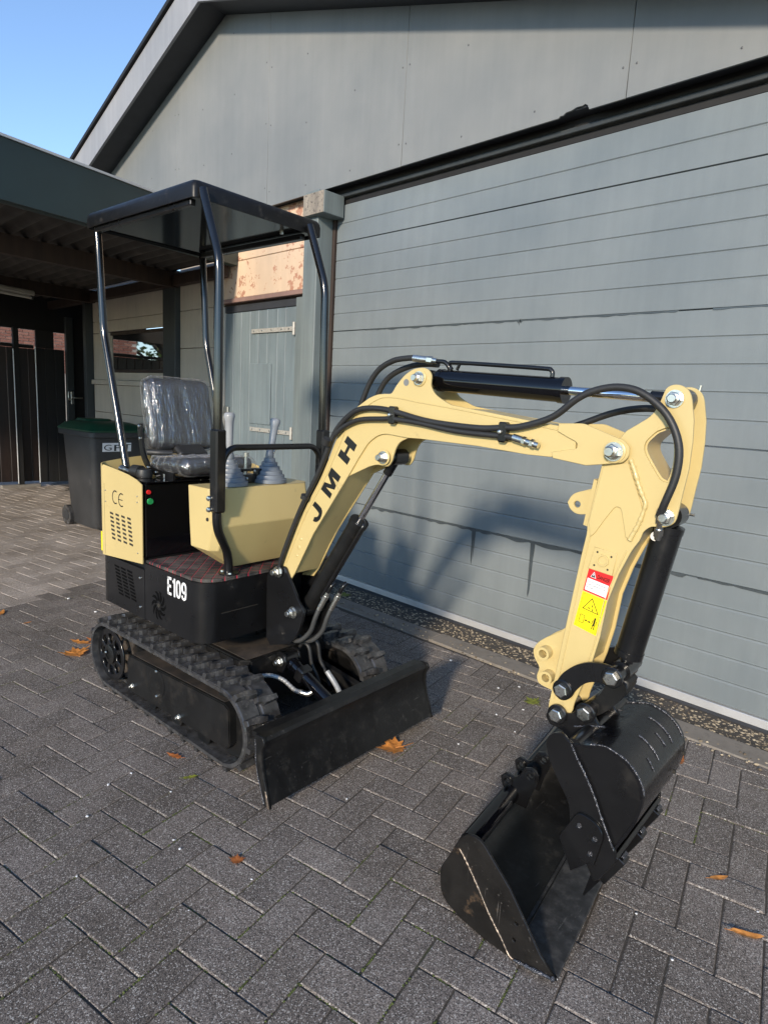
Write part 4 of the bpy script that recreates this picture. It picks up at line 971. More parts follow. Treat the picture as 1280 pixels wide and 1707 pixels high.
def make_track(y0, y1, outer):
    sgn = -1 if outer < 0 else 1
    bm = bmesh.new(); n = 132; W = y1 - y0; prof = [(0, -.004), (.006, 0), (W * .44, 0), (W * .47, -.004), (W * .53, -.004), (W * .56, 0), (W - .006, 0), (W, -.004), (W, -.018), (W * .62, -.020), (W * .58, -.026), (W * .42, -.026), (W * .38, -.020), (0, -.018)]
    rings = []
    for k in range(n):
        p, nn = track_pt(k / n, TR); rings.append([bm.verts.new(p + nn * h + Vector((0, y0 + yy, 0))) for yy, h in prof])
    for k in range(n):
        a, b = rings[k], rings[(k + 1) % n]
        for i in range(len(prof)): bm.faces.new((a[i], a[(i + 1) % len(prof)], b[(i + 1) % len(prof)], b[i]))
    tr = fin('rubber_track', bm, M['rubber'], X, smooth=30)
    nl = 29
    for side in (0, 1):
        for k in range(nl):
            p, nn = track_pt((k + .5 * side + .25) / nl, TR - .001)
            tx = Vector((nn.z, 0, -nn.x)); ty = Vector((0, 1, 0))
            fl_ = 1 if side == 0 else -1
            yb = y0 + .001 if side == 0 else y1 - .001
            mm = Matrix(((tx.x * fl_, 0, nn.x, p.x), (0, fl_, 0, yb), (tx.z * fl_, 0, nn.z, p.z), (0, 0, 0, 1)))
            o = bpy.data.objects.new('tread_lug', LUG); col.objects.link(o); o.parent = tr; o.matrix_local = mm
    # lug blocks on the inside running surface
    bm = bmesh.new()
    for k in range(44):
        p, nn = track_pt(k / 44, TR - .024); tx = Vector((nn.z, 0, -nn.x))
        rot = Matrix((tx, (0, 1, 0), nn)).transposed(); abox(bm, p + Vector((0, (y0 + y1) / 2, 0)) - nn * .006, (.022, .05, .014), rot)
    fin('guide_lugs', bm, M['rubber'], tr)
    # frame box
    ya, yb = (y0 + .012, y0 + .125) if sgn < 0 else (y1 - .125, y1 - .012)
    o = [(-1.035, .062), (-1.035, .20), (-1.02, .232), (-.30, .262), (-.272, .25), (-.262, .11), (-.285, .082)]
    bm = bmesh.new(); A = [bm.verts.new((x, ya, z)) for x, z in o]; B = [bm.verts.new((x, yb, z)) for x, z in o]; n = len(o)
    for i in range(n): bm.faces.new((A[i], A[(i + 1) % n], B[(i + 1) % n], B[i]))
    bm.faces.new(A[::-1]); bm.faces.new(B); bmesh.ops.bevel(bm, geom=bm.edges[:], offset=.004, segments=2, affect='EDGES')
    fr = fin('track_frame', bm, M['blackm'], X, smooth=30)
    box('dust_film', -1.01, -.31, ya + .012, yb - .004, .2315, .2335, M['dusty'], fr, bev=0).rotation_euler = (0, 0, 0)
    fr.children[0].data.transform(Matrix.Translation((-.66, 0, .249)) @ Matrix.Rotation(-math.atan(.03 / .72), 4, 'Y') @ Matrix.Translation((.66, 0, -.2325)))
    yo = ya if sgn < 0 else yb
    bm = bmesh.new(); ring_profile(bm, [(.062, 0), (.062, .0015), (.060, .002)], c=(-.78, yo, .178), axis='-Y', seg=32); fin('access_cover', bm, M['blackm'], fr)
    if sgn < 0:
        for (a, b) in ((-.778, .235), (-.778, .122)): inst('bolt', SB, fr, (a, yo - .002, b))
        for (a, b) in ((-.983, .097), (-.605, .093)): inst('roller_bolt', NUT, fr, (a, yo - .001, b), (0, 0, 0), (.62, .62, .62))
    for rx in (-.86, -.66, -.46): 
        bm = bmesh.new(); cyl(bm, (rx, y0 + .03, .070), (rx, y1 - .03, .070), .046, seg=20); fin('track_roller', bm, M['blackm'], X, smooth=40)
    # drive sprocket with spokes, rear; idler, front
    ym = (y0 + y1) / 2
    outl = []
    for k in range(11):
        a0 = 2 * math.pi * k / 11
        for da, rr in ((-.20, .108), (-.11, .127), (.11, .127), (.20, .108)): outl.append((TX0 + rr * math.cos(a0 + da), TZ + rr * math.sin(a0 + da)))
    holes = []
    for k in range(8):
        a0 = 2 * math.pi * k / 8; holes.append([(TX0 + r_ * math.cos(a0 + d_), TZ + r_ * math.sin(a0 + d_)) for r_, d_ in ((.056, -.26), (.098, -.29), (.103, 0), (.098, .29), (.056, .26))][::-1])
    sp = plate('drive_sprocket', outl, ym, .02, M['dusty'], X, holes=holes)
    yh = y0 + .016 if sgn < 0 else y1 - .03
    sp2 = plate('spoke_disc', circ((TX0, TZ), .124, 36), yh + .012, .008, M['black'], sp, holes=holes, bev=.002)
    bm = bmesh.new(); ring_profile(bm, [(.045, 0), (.045, .03), (.03, .036), (.022, .036), (.022, .03)], c=(TX0, yh + .03, TZ), axis='-Y', seg=24); hub = fin('hub', bm, M['blackm'], sp, smooth=40)
    inst('bolt', SB, sp, (TX0 - .012, yh - .008, TZ + .01))
    bm = bmesh.new(); ring_profile(bm, [(.125, 0), (.125, .02), (.10, .03), (.10, .05), (.125, .06), (.125, .08)], c=(TX1 + .005, ym + .04, TZ), axis='-Y', seg=32); fin('front_idler', bm, M['blackm'], X, smooth=40)
    box('drive_motor', TX0 - .03, -1.0, min(ym, YC), max(ym, YC), .11, .23, M['blackm'], X)
make_track(-.470, -.300, -1)
make_track(.155, .325, 1)

# ---- undercarriage frame, slew ring
def poly_xy(name, outline, z0, z1, mt, parent, bev=0., smooth=None):
    bm = bmesh.new(); extr_xy(bm, outline, z0, z1)
    if bev: bmesh.ops.bevel(bm, geom=bm.edges[:], offset=bev, segments=2, affect='EDGES')
    return fin(name, bm, mt, parent, smooth=smooth)
fr = poly_xy('undercarriage_frame', [(-1.0, -.30), (-.42, -.30), (-.385, -.27), (-.385, .125), (-.42, .155), (-1.0, .155)], .15, .352, M['blackm'], X, bev=.006)
box('deck_dust', -.98, -.40, -.28, .135, .3535, .3555, M['dusty'], fr, bev=0)
for s in (-1, 1):
    yy = YC + s * .235
    bm = bmesh.new(); abox(bm, (-.66, yy, .30), (.5, .06, .05), bev=.005); fin('side_rail', bm, M['blackm'], X)
bm = bmesh.new(); ring_profile(bm, [(.21, .35), (.21, .385), (.19, .39), (.19, .43)], c=(-.80, YC + .02, 0), seg=40); fin('slew_ring', bm, M['black'], X, smooth=40)
# ---- dozer blade
bl = [(.045, .052), (.068, .058), (.050, .10), (.028, .155), (.014, .205), (.014, .245), (.028, .272), (.020, .283), (-.004, .288), (-.046, .286), (-.046, .274), (-.004, .274), (.000, .25), (.000, .205), (.012, .155), (.034, .10)]
bm = bmesh.new(); n = len(bl); nx = 24; rows = []
for q in range(nx + 1):
    y = -.525 + .895 * q / nx; rows.append([bm.verts.new((x + .0009 * noise.noise(Vector((q * .6, z * 14, 0))), y, z)) for x, z in bl])
for q in range(nx):
    for i in range(n): bm.faces.new((rows[q][i], rows[q][(i + 1) % n], rows[q + 1][(i + 1) % n], rows[q + 1][i]))
bm.faces.new(rows[0]); bm.faces.new(rows[-1][::-1]); bmesh.ops.bevel(bm, geom=[e for e in bm.edges if abs(e.verts[0].co.y - e.verts[1].co.y) > .01 and max(e.verts[0].co.z, e.verts[1].co.z) > .262], offset=.003, segments=2, affect='EDGES')
dz = fin('dozer_blade', bm, M['blade'], X, smooth=40)
for yy in (-.531, .376):
    side = [(.070, .050), (.052, .10), (.031, .155), (.019, .205), (.020, .240), (.034, .270), (.024, .288), (-.012, .288), (-.02, .262), (-.012, .20), (.0, .15), (.02, .098), (.038, .050)]
    plate('end_plate', side, yy, .010, M['blade'], dz, bev=.001)
    s = -.0075 if yy < 0 else .0075
    bm = bmesh.new(); sweep(bm, crom([(x - .012, yy + s * .6, z) for x, z in ((-.002, .27), (.002, .24), (.004, .20), (.014, .15), (.034, .10), (.052, .056))], 5), .0028, 6, wob=.5); fin('weld_bead', bm, M['weld'], dz, smooth=60)
plate('worn_edge', [(.071, .051), (.060, .078), (.050, .105), (.045, .105), (.052, .078), (.058, .051)], -.5375, .002, M['bronze'], dz)
for yy in (-.32, .11):
    bm = bmesh.new(); a = Vector((-.56, yy, .235)); b = Vector((.0, yy, .165)); d = (b - a); rot = Matrix.Rotation(math.atan2(-d.z, d.x), 3, 'Y')
    abox(bm, (a + b) / 2, (d.length, .035, .075), rot, bev=.004); ar = fin('blade_arm', bm, M['blackm'], X)
    plate('arm_gusset', [(-.03, .10), (.03, .11), (.0, .24), (-.01, .262), (-.10, .20)], yy, .01, M['blackm'], ar)
# blade cylinder
bm = bmesh.new(); cyl(bm, (-.33, YC, .305), (-.11, YC, .215), .026, seg=28); cyl(bm, (-.335, YC, .307), (-.32, YC, .301), .031, seg=28); cyl(bm, (-.115, YC, .217), (-.10, YC, .211), .030, seg=28)
bc = fin('blade_cylinder', bm, M['blackg'], X, smooth=40)
bm = bmesh.new(); cyl(bm, (-.11, YC, .215), (-.05, YC, .19), .012, seg=20); fin('rod', bm, M['chrome'], bc, smooth=40)
bm = bmesh.new(); cyl(bm, (-.365, YC - .03, .318), (-.365, YC + .03, .318), .032, seg=24); fin('cylinder_eye', bm, M['black'], bc, smooth=40)
bm = bmesh.new(); cyl(bm, (-.04, YC - .03, .187), (-.04, YC + .03, .187), .03, seg=24); fin('cylinder_eye', bm, M['black'], bc, smooth=40)
for s in (-1, 1):
    plate('cylinder_lug', [(-.40, .27), (-.40, .34), (-.375, .36), (-.345, .352), (-.33, .32), (-.35, .27)], YC + s * .038, .010, M['black'], X)
    plate('cylinder_lug', [(.0, .12), (-.03, .15), (-.065, .17), (-.066, .20), (-.04, .22), (.0, .225)], YC + s * .038, .010, M['black'], X)
inst('nut', NUT, X, (-.365, YC - .045, .318))
inst('hose_clip', box('tmp2', -.02, .02, -.032, .032, -.032, .03, M['black'], bev=.006).data, X, (-.27, YC, .283), (0, .38, 0)); bpy.data.objects.remove(bpy.data.objects['tmp2'])
M['braid'] = basic('grey_spiral_sleeve', (.33, .33, .32), .4, metal=.3, vary=.2, vs=80)
bm = bmesh.new(); Pth = crom([(-.375, -.235, .28), (-.33, -.21, .29), (-.29, -.18, .275), (-.25, -.15, .235), (-.23, -.125, .225)], 14); sweep(bm, Pth, [.0085 + (.0016 if i % 3 == 0 else 0) for i in range(len(Pth))], 12); fin('sleeved_hose', bm, M['braid'], X, smooth=60)
tube('hose_fitting', [(-.235, -.13, .225), (-.21, -.115, .222), (-.195, -.10, .235)], .011, M['zinc'], X)
tube('sleeved_hose', [(-.19, -.03, .30), (-.14, -.03, .262), (-.09, -.04, .225), (-.06, -.045, .205)], .011, M['braid'], X)
for k, (a, b, c) in enumerate(((-.38, -.02, .34), (-.38, .03, .345))):
    tube('hose', [(a, b, c), (a + .03, b, c + .035), (a + .06, b + .005, c + .02), (a + .075, b + .01, c - .05), (a + .10, b + .02, c - .10), (a + .12, b + .03, c - .16)], .008, M['hose'], X)
tube('hose', [(-.39, -.27, .30), (-.37, -.27, .26), (-.33, -.25, .20), (-.25, -.24, .17), (-.12, -.22, .14)], .007, M['hose'], X)

# ---- upper body
def wall_strip(name, path, z0, z1f, th, mt, parent, smooth=35):
    """upright sheet following a plan path, top edge height z1f(i)"""
    bm = bmesh.new(); n = len(path); nr = []
    for i in range(n):
        a = Vector(path[max(i - 1, 0)]); b = Vector(path[min(i + 1, n - 1)]); t = (b - a).normalized(); nr.append(Vector((-t.y, t.x)))
    R0 = []
    for i, (x, y) in enumerate(path):
        zt = z1f(i); zb = z0(i) if callable(z0) else z0; q = Vector((x, y)) + nr[i] * th
        R0.append([bm.verts.new(p) for p in ((x, y, zb), (x, y, zt), (q.x, q.y, zt), (q.x, q.y, zb))])
    for i in range(n - 1):
        for k in range(4): bm.faces.new((R0[i][k], R0[i][(k + 1) % 4], R0[i + 1][(k + 1) % 4], R0[i + 1][k]))
    bm.faces.new(R0[0][::-1]); bm.faces.new(R0[-1]); return fin(name, bm, mt, parent, smooth=smooth)
YL, YR = -.45, .27
def arc(cx, cy, r, a0, a1, n=8): return [(cx + r * math.cos(R(a0 + (a1 - a0) * i / n)), cy + r * math.sin(R(a0 + (a1 - a0) * i / n))) for i in range(n + 1)]
base_out = [(-.885, YL)] + arc(-.545, YL + .085, .085, -90, 0) + [(-.46, YR - .085)] + arc(-.545, YR - .085, .085, 0, 90) + [(-.885, YR)]
fb = poly_xy('front_body', base_out, .437, .682, M['black'], X, smooth=30)
pth = [(-.46 + .0025, y) for y in (-.30, .20)]
box('front_seam', -.4595, -.4575, -.36, -.185, .553, .556, M['brownprint'], fb, bev=0)
rear_path = [(-.885 - .004, YL)] + [(-1.225, YL)] + arc(-1.235, YL + .035, .035, -90, -180, 6) + [(-1.27, YR - .035)] + arc(-1.235, YR - .035, .035, 180, 90, 6) + [(-.889, YR)]
rb = poly_xy('rear_body', rear_path, .432, .652, M['black'], X, smooth=30)
box('panel_seam', -1.222, -1.219, YL - .0006, YL + .002, .44, .65, M['brownprint'], rb, bev=0)
poly_xy('body_core', [(-1.25, YL + .02), (-.9, YL + .02), (-.9, YR - .02), (-1.25, YR - .02)], .65, 1.00, M['blackm'], X)
# engine cover: cream sheet wrapped round the tail
cp = rear_path
def ctop(i):
    x, y = cp[i]
    if x > -.9: return 1.024
    if x > -1.24 and i < 4: return 1.070
    return 1.072 + .030 * (1 - ((y - YC) / .36) ** 2) if x < -1.24 else 1.070
cp = [(-.889, YL - .004), (-.93, YL - .004), (-1.0, YL - .004), (-1.06, YL - .004), (-1.13, YL - .004), (-1.225, YL - .004)] + arc(-1.235, YL + .033, .039, -90, -180, 6) + [(-1.274, YL + (YR - YL) * k / 8) for k in range(1, 8)] + arc(-1.235, YR - .033, .039, 180, 90, 6) + [(-1.1, YR + .004), (-.889, YR + .004)]
def ctop(i):
    x, y = cp[i]
    if x > -1.24: return {0: 1.018, 1: 1.034, 2: 1.048, 3: 1.055, 4: 1.062, 5: 1.069}.get(i, 1.06 if x < -1 else 1.02)
    return 1.070 + .034 * (1 - ((y - YC) / .37) ** 2)
def cbot(i):
    x, y = cp[i]; return .654 + .026 * max(0, (x + 1.225) / .336)
ec = wall_strip('engine_cover', cp, cbot, ctop, .004, M['cream'], X)
vent = plate_mesh([(-.016, -.0035), (.016, -.0045), (.016, .0035), (-.016, .0045)], [], .0012, .0002)
for v in vent.vertices: a, b, c = v.co; v.co = (a, -c, b)
vent.materials.append(M['brownprint'])
for r_ in range(7):
    for c_ in range(4):
        inst('vent_slot', vent, ec, (-1.155 + c_ * .052 + r_ * .0028, YL - .0082, .858 - r_ * .0185), (0, .04, 0), (.95, 1, 1.1))
for p in ((-1.207, .955), (-1.207, .905), (-.925, .965), (-.925, .94), (-.925, .72)): inst('screw', SB, ec, (p[0], YL - .0085, p[1]), (0, 0, 0), (.45, .5, .45))
box('bend_line', -1.2215, -1.2200, YL - .0083, YL - .0078, .66, .985, M['brownprint'], ec, bev=0)
# C and E marks drawn as arcs
def arcmark(cx, cz, r, bar):
    bm = bmesh.new()
    for a0, a1, w_ in ((60, 300, .0022),):
        prev = None
        for k in range(17):
            a = R(a0 + (a1 - a0) * k / 16); ca, sa = math.cos(a), math.sin(a)
            o = bm.verts.new((cx + (r + .002) * ca, YL - .0088, cz + (r + .002) * sa * 1.1)); i_ = bm.verts.new((cx + (r - .003) * ca, YL - .0088, cz + (r - .003) * sa * 1.1))
            if prev: bm.faces.new((prev[0], o, i_, prev[1]))
            prev = (o, i_)
    if bar:
        v = [bm.verts.new((cx + a, YL - .0088, cz + b)) for a, b in ((-r, -.002), (r * .45, -.002), (r * .45, .002), (-r, .002))]; bm.faces.new(v)
    fin('conformity_mark', bm, M['printk'], ec)
arcmark(-1.118, .935, .026, False); arcmark(-1.063, .930, .026, True)
box('yellow_label', -1.262, -1.232, YL - .008, YL + .001, .668, .758, M['yellow'], X, bev=.001)
ventk = plate_mesh([(-.021, -.0035), (.021, -.0045), (.021, .0035), (-.021, .0045)], [], .0012, .0002)
for v in ventk.vertices: a, b, c = v.co; v.co = (a, -c, b)
ventk.materials.append(M['void'])
for r_ in range(9):
    for c_ in range(3): inst('vent_slot', ventk, rb, (-1.130 + c_ * .057 + r_ * .0045, YL - .0006, .618 - r_ * .0150), (0, .03, 0))
for z in (.61, .48): inst('screw', SB, rb, (-.925, YL - .001, z), (0, 0, 0), (.8, .6, .8))
# round fan grille: curved blades cut into the side
for k in range(10):
    a0 = 2 * math.pi * k / 10; pts = []
    for r_, da in ((.018, 0), (.030, .10), (.042, .30), (.054, .62)): pts.append((-.775 + r_ * math.cos(a0 + da), .525 + r_ * 1.12 * math.sin(a0 + da)))
    for r_, da in ((.056, .86), (.046, .70), (.032, .55), (.020, .48)): pts.append((-.775 + r_ * math.cos(a0 + da), .525 + r_ * 1.12 * math.sin(a0 + da)))
    plate('fan_slot', pts, YL - .0006, .001, M['void'], fb, bev=.0001)
plate('fan_hub', circ((-.775, .525), .010, 12), YL - .0006, .001, M['brownprint'], fb, bev=.0001)
def ribbon(name, polys, mt, parent, y, w_):
    """flat lettering from stroke centre lines, in the side plane"""
    bm = bmesh.new()
    for P, closed in polys:
        P = [Vector(p) for p in P]; n = len(P); prev = first = None
        for i in range(n):
            a = P[i - 1] if (i or closed) else P[i]; b = P[(i + 1) % n] if (i < n - 1 or closed) else P[i]; t = (b - a).normalized(); nn = Vector((-t.y, t.x)) * w_ / 2
            pr_ = (bm.verts.new((P[i].x + nn.x, y, P[i].y + nn.y)), bm.verts.new((P[i].x - nn.x, y, P[i].y - nn.y)))
            if prev: bm.faces.new((prev[0], pr_[0], pr_[1], prev[1]))
            else: first = pr_
            prev = pr_
        if closed: bm.faces.new((prev[0], first[0], first[1], prev[1]))
    return fin(name, bm, mt, parent)
ex, ez, eh, ew, ws = -.706, .592, .076, .031, .0115
def sup(x0, z0, w2, h2, a0=0, a1=360, n=20): return [(x0 + w2 * math.copysign(abs(math.cos(R(a0 + (a1 - a0) * k / n))) ** .75, math.cos(R(a0 + (a1 - a0) * k / n))), z0 + h2 * math.copysign(abs(math.sin(R(a0 + (a1 - a0) * k / n))) ** .75, math.sin(R(a0 + (a1 - a0) * k / n)))) for k in range(n + (0 if a1 - a0 == 360 else 1))]
hw = ws / 2; yt = YL - .0008
ribbon('digit', [([(ex + hw, ez), (ex + hw, ez + eh)], 0), ([(ex, ez + hw), (ex + ew, ez + hw)], 0), ([(ex, ez + eh / 2), (ex + ew * .9, ez + eh / 2)], 0), ([(ex, ez + eh - hw), (ex + ew, ez + eh - hw)], 0)], M['whitep'], fb, yt, ws)
x1_ = ex + .040; ribbon('digit', [([(x1_ + .014, ez), (x1_ + .014, ez + eh)], 0), ([(x1_ + .001, ez + eh * .76), (x1_ + .014, ez + eh * .92)], 0)], M['whitep'], fb, yt, ws)
x1_ = ex + .064; ribbon('digit', [(sup(x1_ + .018, ez + eh / 2, .0125, eh / 2 - hw), 1)], M['whitep'], fb, yt, ws * .95)
x1_ = ex + .104; ribbon('digit', [(sup(x1_ + .018, ez + eh * .68, .0125, eh * .32 - hw), 1), ([(x1_ + .0305, ez + eh * .70), (x1_ + .0305, ez + eh * .35), (x1_ + .028, ez + eh * .15), (x1_ + .018, ez + hw), (x1_ + .008, ez + eh * .12), (x1_ + .0055, ez + eh * .26)], 0)], M['whitep'], fb, yt, ws * .95)
# floor mat
mo = [(-.885, YL + .004)] + arc(-.545, YL + .09, .083, -90, 0) + [(-.463, YR - .09)] + arc(-.545, YR - .09, .083, 0, 90) + [(-.885, YR - .004)]
poly_xy('floor_mat', mo, .6835, .696, M['floormat'], X, bev=.003, smooth=40)
# seat box with gloss front, deck
bm = bmesh.new(); abox(bm, (-1.07, YC, .86), (.35, .70, .32), bev=.004); fin('seat_box', bm, M['blackg'], X)
bm = bmesh.new(); abox(bm, (-1.06, YC, 1.026), (.36, .705, .006), bev=.002); fin('deck_plate', bm, M['blackg'], X)
def disc(name, c, r, h, mt, parent, axis=(1, 0, 0)):
    bm = bmesh.new(); cyl(bm, c, Vector(c) + Vector(axis) * h, r, r * .85, seg=20); return fin(name, bm, mt, parent, smooth=40)
disc('lamp_red', (-.895, -.425, .985), .010, .006, M['red'], X); disc('push_button', (-.895, -.418, .945), .014, .006, M['green'], X)
box('latch_plate', -.894, -.886, -.19, -.09, .975, 1.012, M['black'], X)
for y in (-.165, -.12): disc('screw_head', (-.887, y, 1.0), .006, .004, M['zinc'], X)
# fuel cap, key switch and knobs on the deck
bm = bmesh.new(); ring_profile(bm, [(.034, 0), (.036, .012), (.030, .034), (.012, .038)], c=(-1.03, -.37, 1.03), seg=24); fin('fuel_cap', bm, M['hose'], X, smooth=40)
bm = bmesh.new(); cyl(bm, (-1.15, -.405, 1.055), (-1.06, -.39, 1.04), .010, seg=12); cyl(bm, (-1.16, -.407, 1.057), (-1.13, -.402, 1.052), .016, seg=12); fin('post_clamp', bm, M['zinc'], X, smooth=40)
bm = bmesh.new(); cyl(bm, (-1.09, -.385, 1.05), (-1.045, -.375, 1.05), .030, seg=18); fin('clamp_knob', bm, M['hose'], X, smooth=40)
bm = bmesh.new(); ring_profile(bm, [(.012, 0), (.012, .02), (.008, .022)], c=(-.955, -.31, 1.03), seg=16); fin('key_switch', bm, M['zinc'], X, smooth=40)
tube('cable', [(-1.0, -.33, 1.035), (-.97, -.30, 1.045), (-.94, -.28, 1.04), (-.93, -.25, 1.03)], .004, M['hose'], X)

# ---- seat
seat = bpy.data.objects.new('seat', None); col.objects.link(seat); seat.parent = X
def pad(name, cx, cy, cz, sx, sy, sz, rot, mt, parent, r=.04, infl=0., wr=0., seg=5):
    bm = bmesh.new(); bmesh.ops.create_cube(bm, size=1.); bmesh.ops.subdivide_edges(bm, edges=bm.edges[:], cuts=18, use_grid_fill=True)
    for v in bm.verts:
        x, y, z = v.co.x * sx, v.co.y * sy, v.co.z * sz
        ix, iy, iz = max(-sx / 2 + r, min(sx / 2 - r, x)), max(-sy / 2 + r * 1.6, min(sy / 2 - r * 1.6, y)), max(-sz / 2 + r * 1.4, min(sz / 2 - r * 1.4, z))
        d = Vector(((x - ix) / r, (y - iy) / (1.6 * r), (z - iz) / (1.4 * r)))
        if d.length > 1: d.normalize()
        p = Vector((ix + d.x * r, iy + d.y * r * 1.6, iz + d.z * r * 1.4))
        nn = Vector((p.x / sx, p.y / sy, p.z / sz)).normalized()
        p += nn * infl
        if wr: p += nn * wr * (noise.noise(Vector((p.x * 30, p.y * 38, p.z * 9))) + .5 * noise.noise(Vector((p.y * 90, p.x * 60, p.z * 30))))
        v.co = p
    bm.transform(Matrix.Translation((cx, cy, cz)) @ rot.to_4x4()); o = fin(name, bm, mt, parent); o.data.shade_smooth(); return o
rb_ = Matrix.Rotation(-.20, 3, 'Y')
bk = pad('backrest', -1.150, -.125, 1.300, .075, .335, .330, rb_, M['seatfab'], seat, r=.030)
pad('plastic_wrap', -1.150, -.125, 1.300, .080, .345, .342, rb_, M['wrap'], bk, r=.034, infl=.004, wr=.007)
rc_ = Matrix.Rotation(-.06, 3, 'Y')
cu_ = pad('seat_cushion', -.955, -.125, 1.082, .30, .36, .07, rc_, M['seatfab'], seat, r=.028)
pad('plastic_wrap', -.950, -.125, 1.084, .31, .375, .075, rc_, M['wrap'], cu_, r=.03, infl=.006, wr=.009)
for y in (-.315, .065):
    bm = bmesh.new(); pp = crom([(-1.164, y, 1.255), (-1.156, y, 1.20), (-1.135, y, 1.12), (-1.085, y, 1.068), (-1.0, y, 1.048), (-.88, y, 1.045)], 6)
    for a, b in zip(pp, pp[1:]):
        d = b - a; abox(bm, (a + b) / 2, (d.length * 1.15, .010, .032), Matrix.Rotation(math.atan2(-d.z, d.x), 3, 'Y'))
    sf = fin('seat_bracket', bm, M['black'], seat)
    if y < 0:
        for p in ((-1.162, 1.245), (-1.155, 1.190), (-1.085, 1.065), (-1.02, 1.05)): inst('bolt', SB, sf, (p[0], y - .006, p[1]), (0, 0, 0), (1, .8, 1))
pad('seat_belt', -1.06, -.12, 1.135, .07, .15, .035, Matrix.Rotation(.5, 3, 'Y'), M['hose'], seat, r=.012)
tube('belt_webbing', [(-1.12, -.30, 1.13), (-1.08, -.27, 1.13), (-1.05, -.22, 1.13)], .014, M['hose'], seat)

# ---- control console
zt, zm, zb = 1.045, .905, .712
def ringc(z, x0, x1, y0, y1, c): return [(x1, y0 + c, z), (x1, y1 - c, z), (x1 - c, y1, z), (x0, y1, z), (x0, y0, z), (x1 - c * .8, y0, z)]
bm = bmesh.new(); loft(bm, [ringc(zb, -.610, -.535, -.262, .035, .018), ringc(.80, -.640, -.494, -.385, .118, .03), ringc(.90, -.645, -.462, -.388, .120, .034), ringc(zt, -.655, -.492, -.388, .120, .034)])
bmesh.ops.bevel(bm, geom=[e for e in bm.edges], offset=.002, segments=2, affect='EDGES')
con = fin('control_console', bm, M['cream'], X, smooth=25)
disc('hole_plug', (-.520, -.388, .925), .008, .003, M['brownprint'], con, (0, -1, 0))
def lever(y, xk, yk, zk):
    lv = bpy.data.objects.new('control_lever', None); col.objects.link(lv); lv.parent = X
    bm = bmesh.new(); prof = []
    for k in range(6):
        r0 = .076 - .0102 * k; z = zt + .002 + k * .0175; prof += [(r0, z), (r0 - .0015, z + .0145), (r0 - .008, z + .0165)]
    prof += [(.018, zt + .115), (.012, zt + .145), (.008, zt + .148)]
    ring_profile(bm, prof, c=(-.575, y, 0), seg=32); fin('rubber_boot', bm, M['greyrub'], lv, smooth=60)
    a = Vector((-.575, y, zt + .10)); b = Vector((xk, yk, zk - .13))
    bm = bmesh.new(); cyl(bm, a, b, .007, seg=12); fin('lever_shaft', bm, M['zinc'], lv, smooth=40)
    d = (Vector((xk, yk, zk)) - a).normalized(); s0 = Vector((xk, yk, zk)) - d * .155
    bm = bmesh.new(); sweep(bm, [s0, s0 + d * .03, s0 + d * .08, s0 + d * .12, s0 + d * .140, s0 + d * .152, s0 + d * .157], [.011, .0135, .0155, .0175, .023, .021, .012], 18); fin('knob', bm, M['greyknob'], lv, smooth=60)
lever(-.250, -.585, -.247, 1.335); lever(-.045, -.585, -.010, 1.315)
bm = bmesh.new(); cyl(bm, (-.60, -.155, zt), (-.60, -.150, 1.16), .006, seg=10); cyl(bm, (-.60, -.150, 1.155), (-.60, -.150, 1.172), .012, seg=12); fin('auxiliary_lever', bm, M['zinc'], X, smooth=40)
bm = bmesh.new(); abox(bm, (-.60, -.145, zt + .02), (.05, .07, .035), bev=.004); abox(bm, (-.585, -.10, zt + .045), (.03, .03, .03), bev=.004); abox(bm, (-.60, -.13, zt + .055), (.02, .09, .012), bev=.003); fin('valve_linkage', bm, M['black'], X)
inst('bolt', SB, X, (-.58, -.118, zt + .05)); inst('bolt', SB, X, (-.57, -.165, zt + .022))

# ---- canopy: four posts, sleeves, grab rail, roof
YA, YB = -.386, .152
def post(P, name='canopy_post', r=.0165, mt=None): return tube(name, P, r, mt or M['post'], X, seg=20, k=8)
def fillet(P, rr=.05):
    out = [Vector(P[0])]
    for i in range(1, len(P) - 1):
        a, b, c = Vector(P[i - 1]), Vector(P[i]), Vector(P[i + 1]); u = (a - b).normalized(); v = (c - b).normalized()
        p0 = b + u * rr; p2 = b + v * rr
        for k in range(7): t = k / 6; out.append(p0 * (1 - t) ** 2 + b * 2 * t * (1 - t) + p2 * t * t)
    out.append(Vector(P[-1])); return out
def tubef(name, P, r, mt, rr=.05, seg=20):
    bm = bmesh.new(); sweep(bm, fillet(P, rr), r, seg); return fin(name, bm, mt, X, smooth=50)
tubef('canopy_post', [(-.461, YA, 1.16), (-.463, YA, 1.885), (-.585, YA + .012, 2.135)], .0170, M['post'])
tubef('canopy_post', [(-.461, YB, 1.16), (-.463, YB - .015, 1.875), (-.575, YB - .012, 2.13)], .0170, M['post'])
for y, dy in ((YA, 0), (YB, 0)):
    tubef('canopy_post', [(-1.155, y + .004, 1.03), (-1.365, y + .010, 1.66), (-1.385, y + .004, 2.02), (-1.395, y + .004, 2.11)], .0165, M['post'])
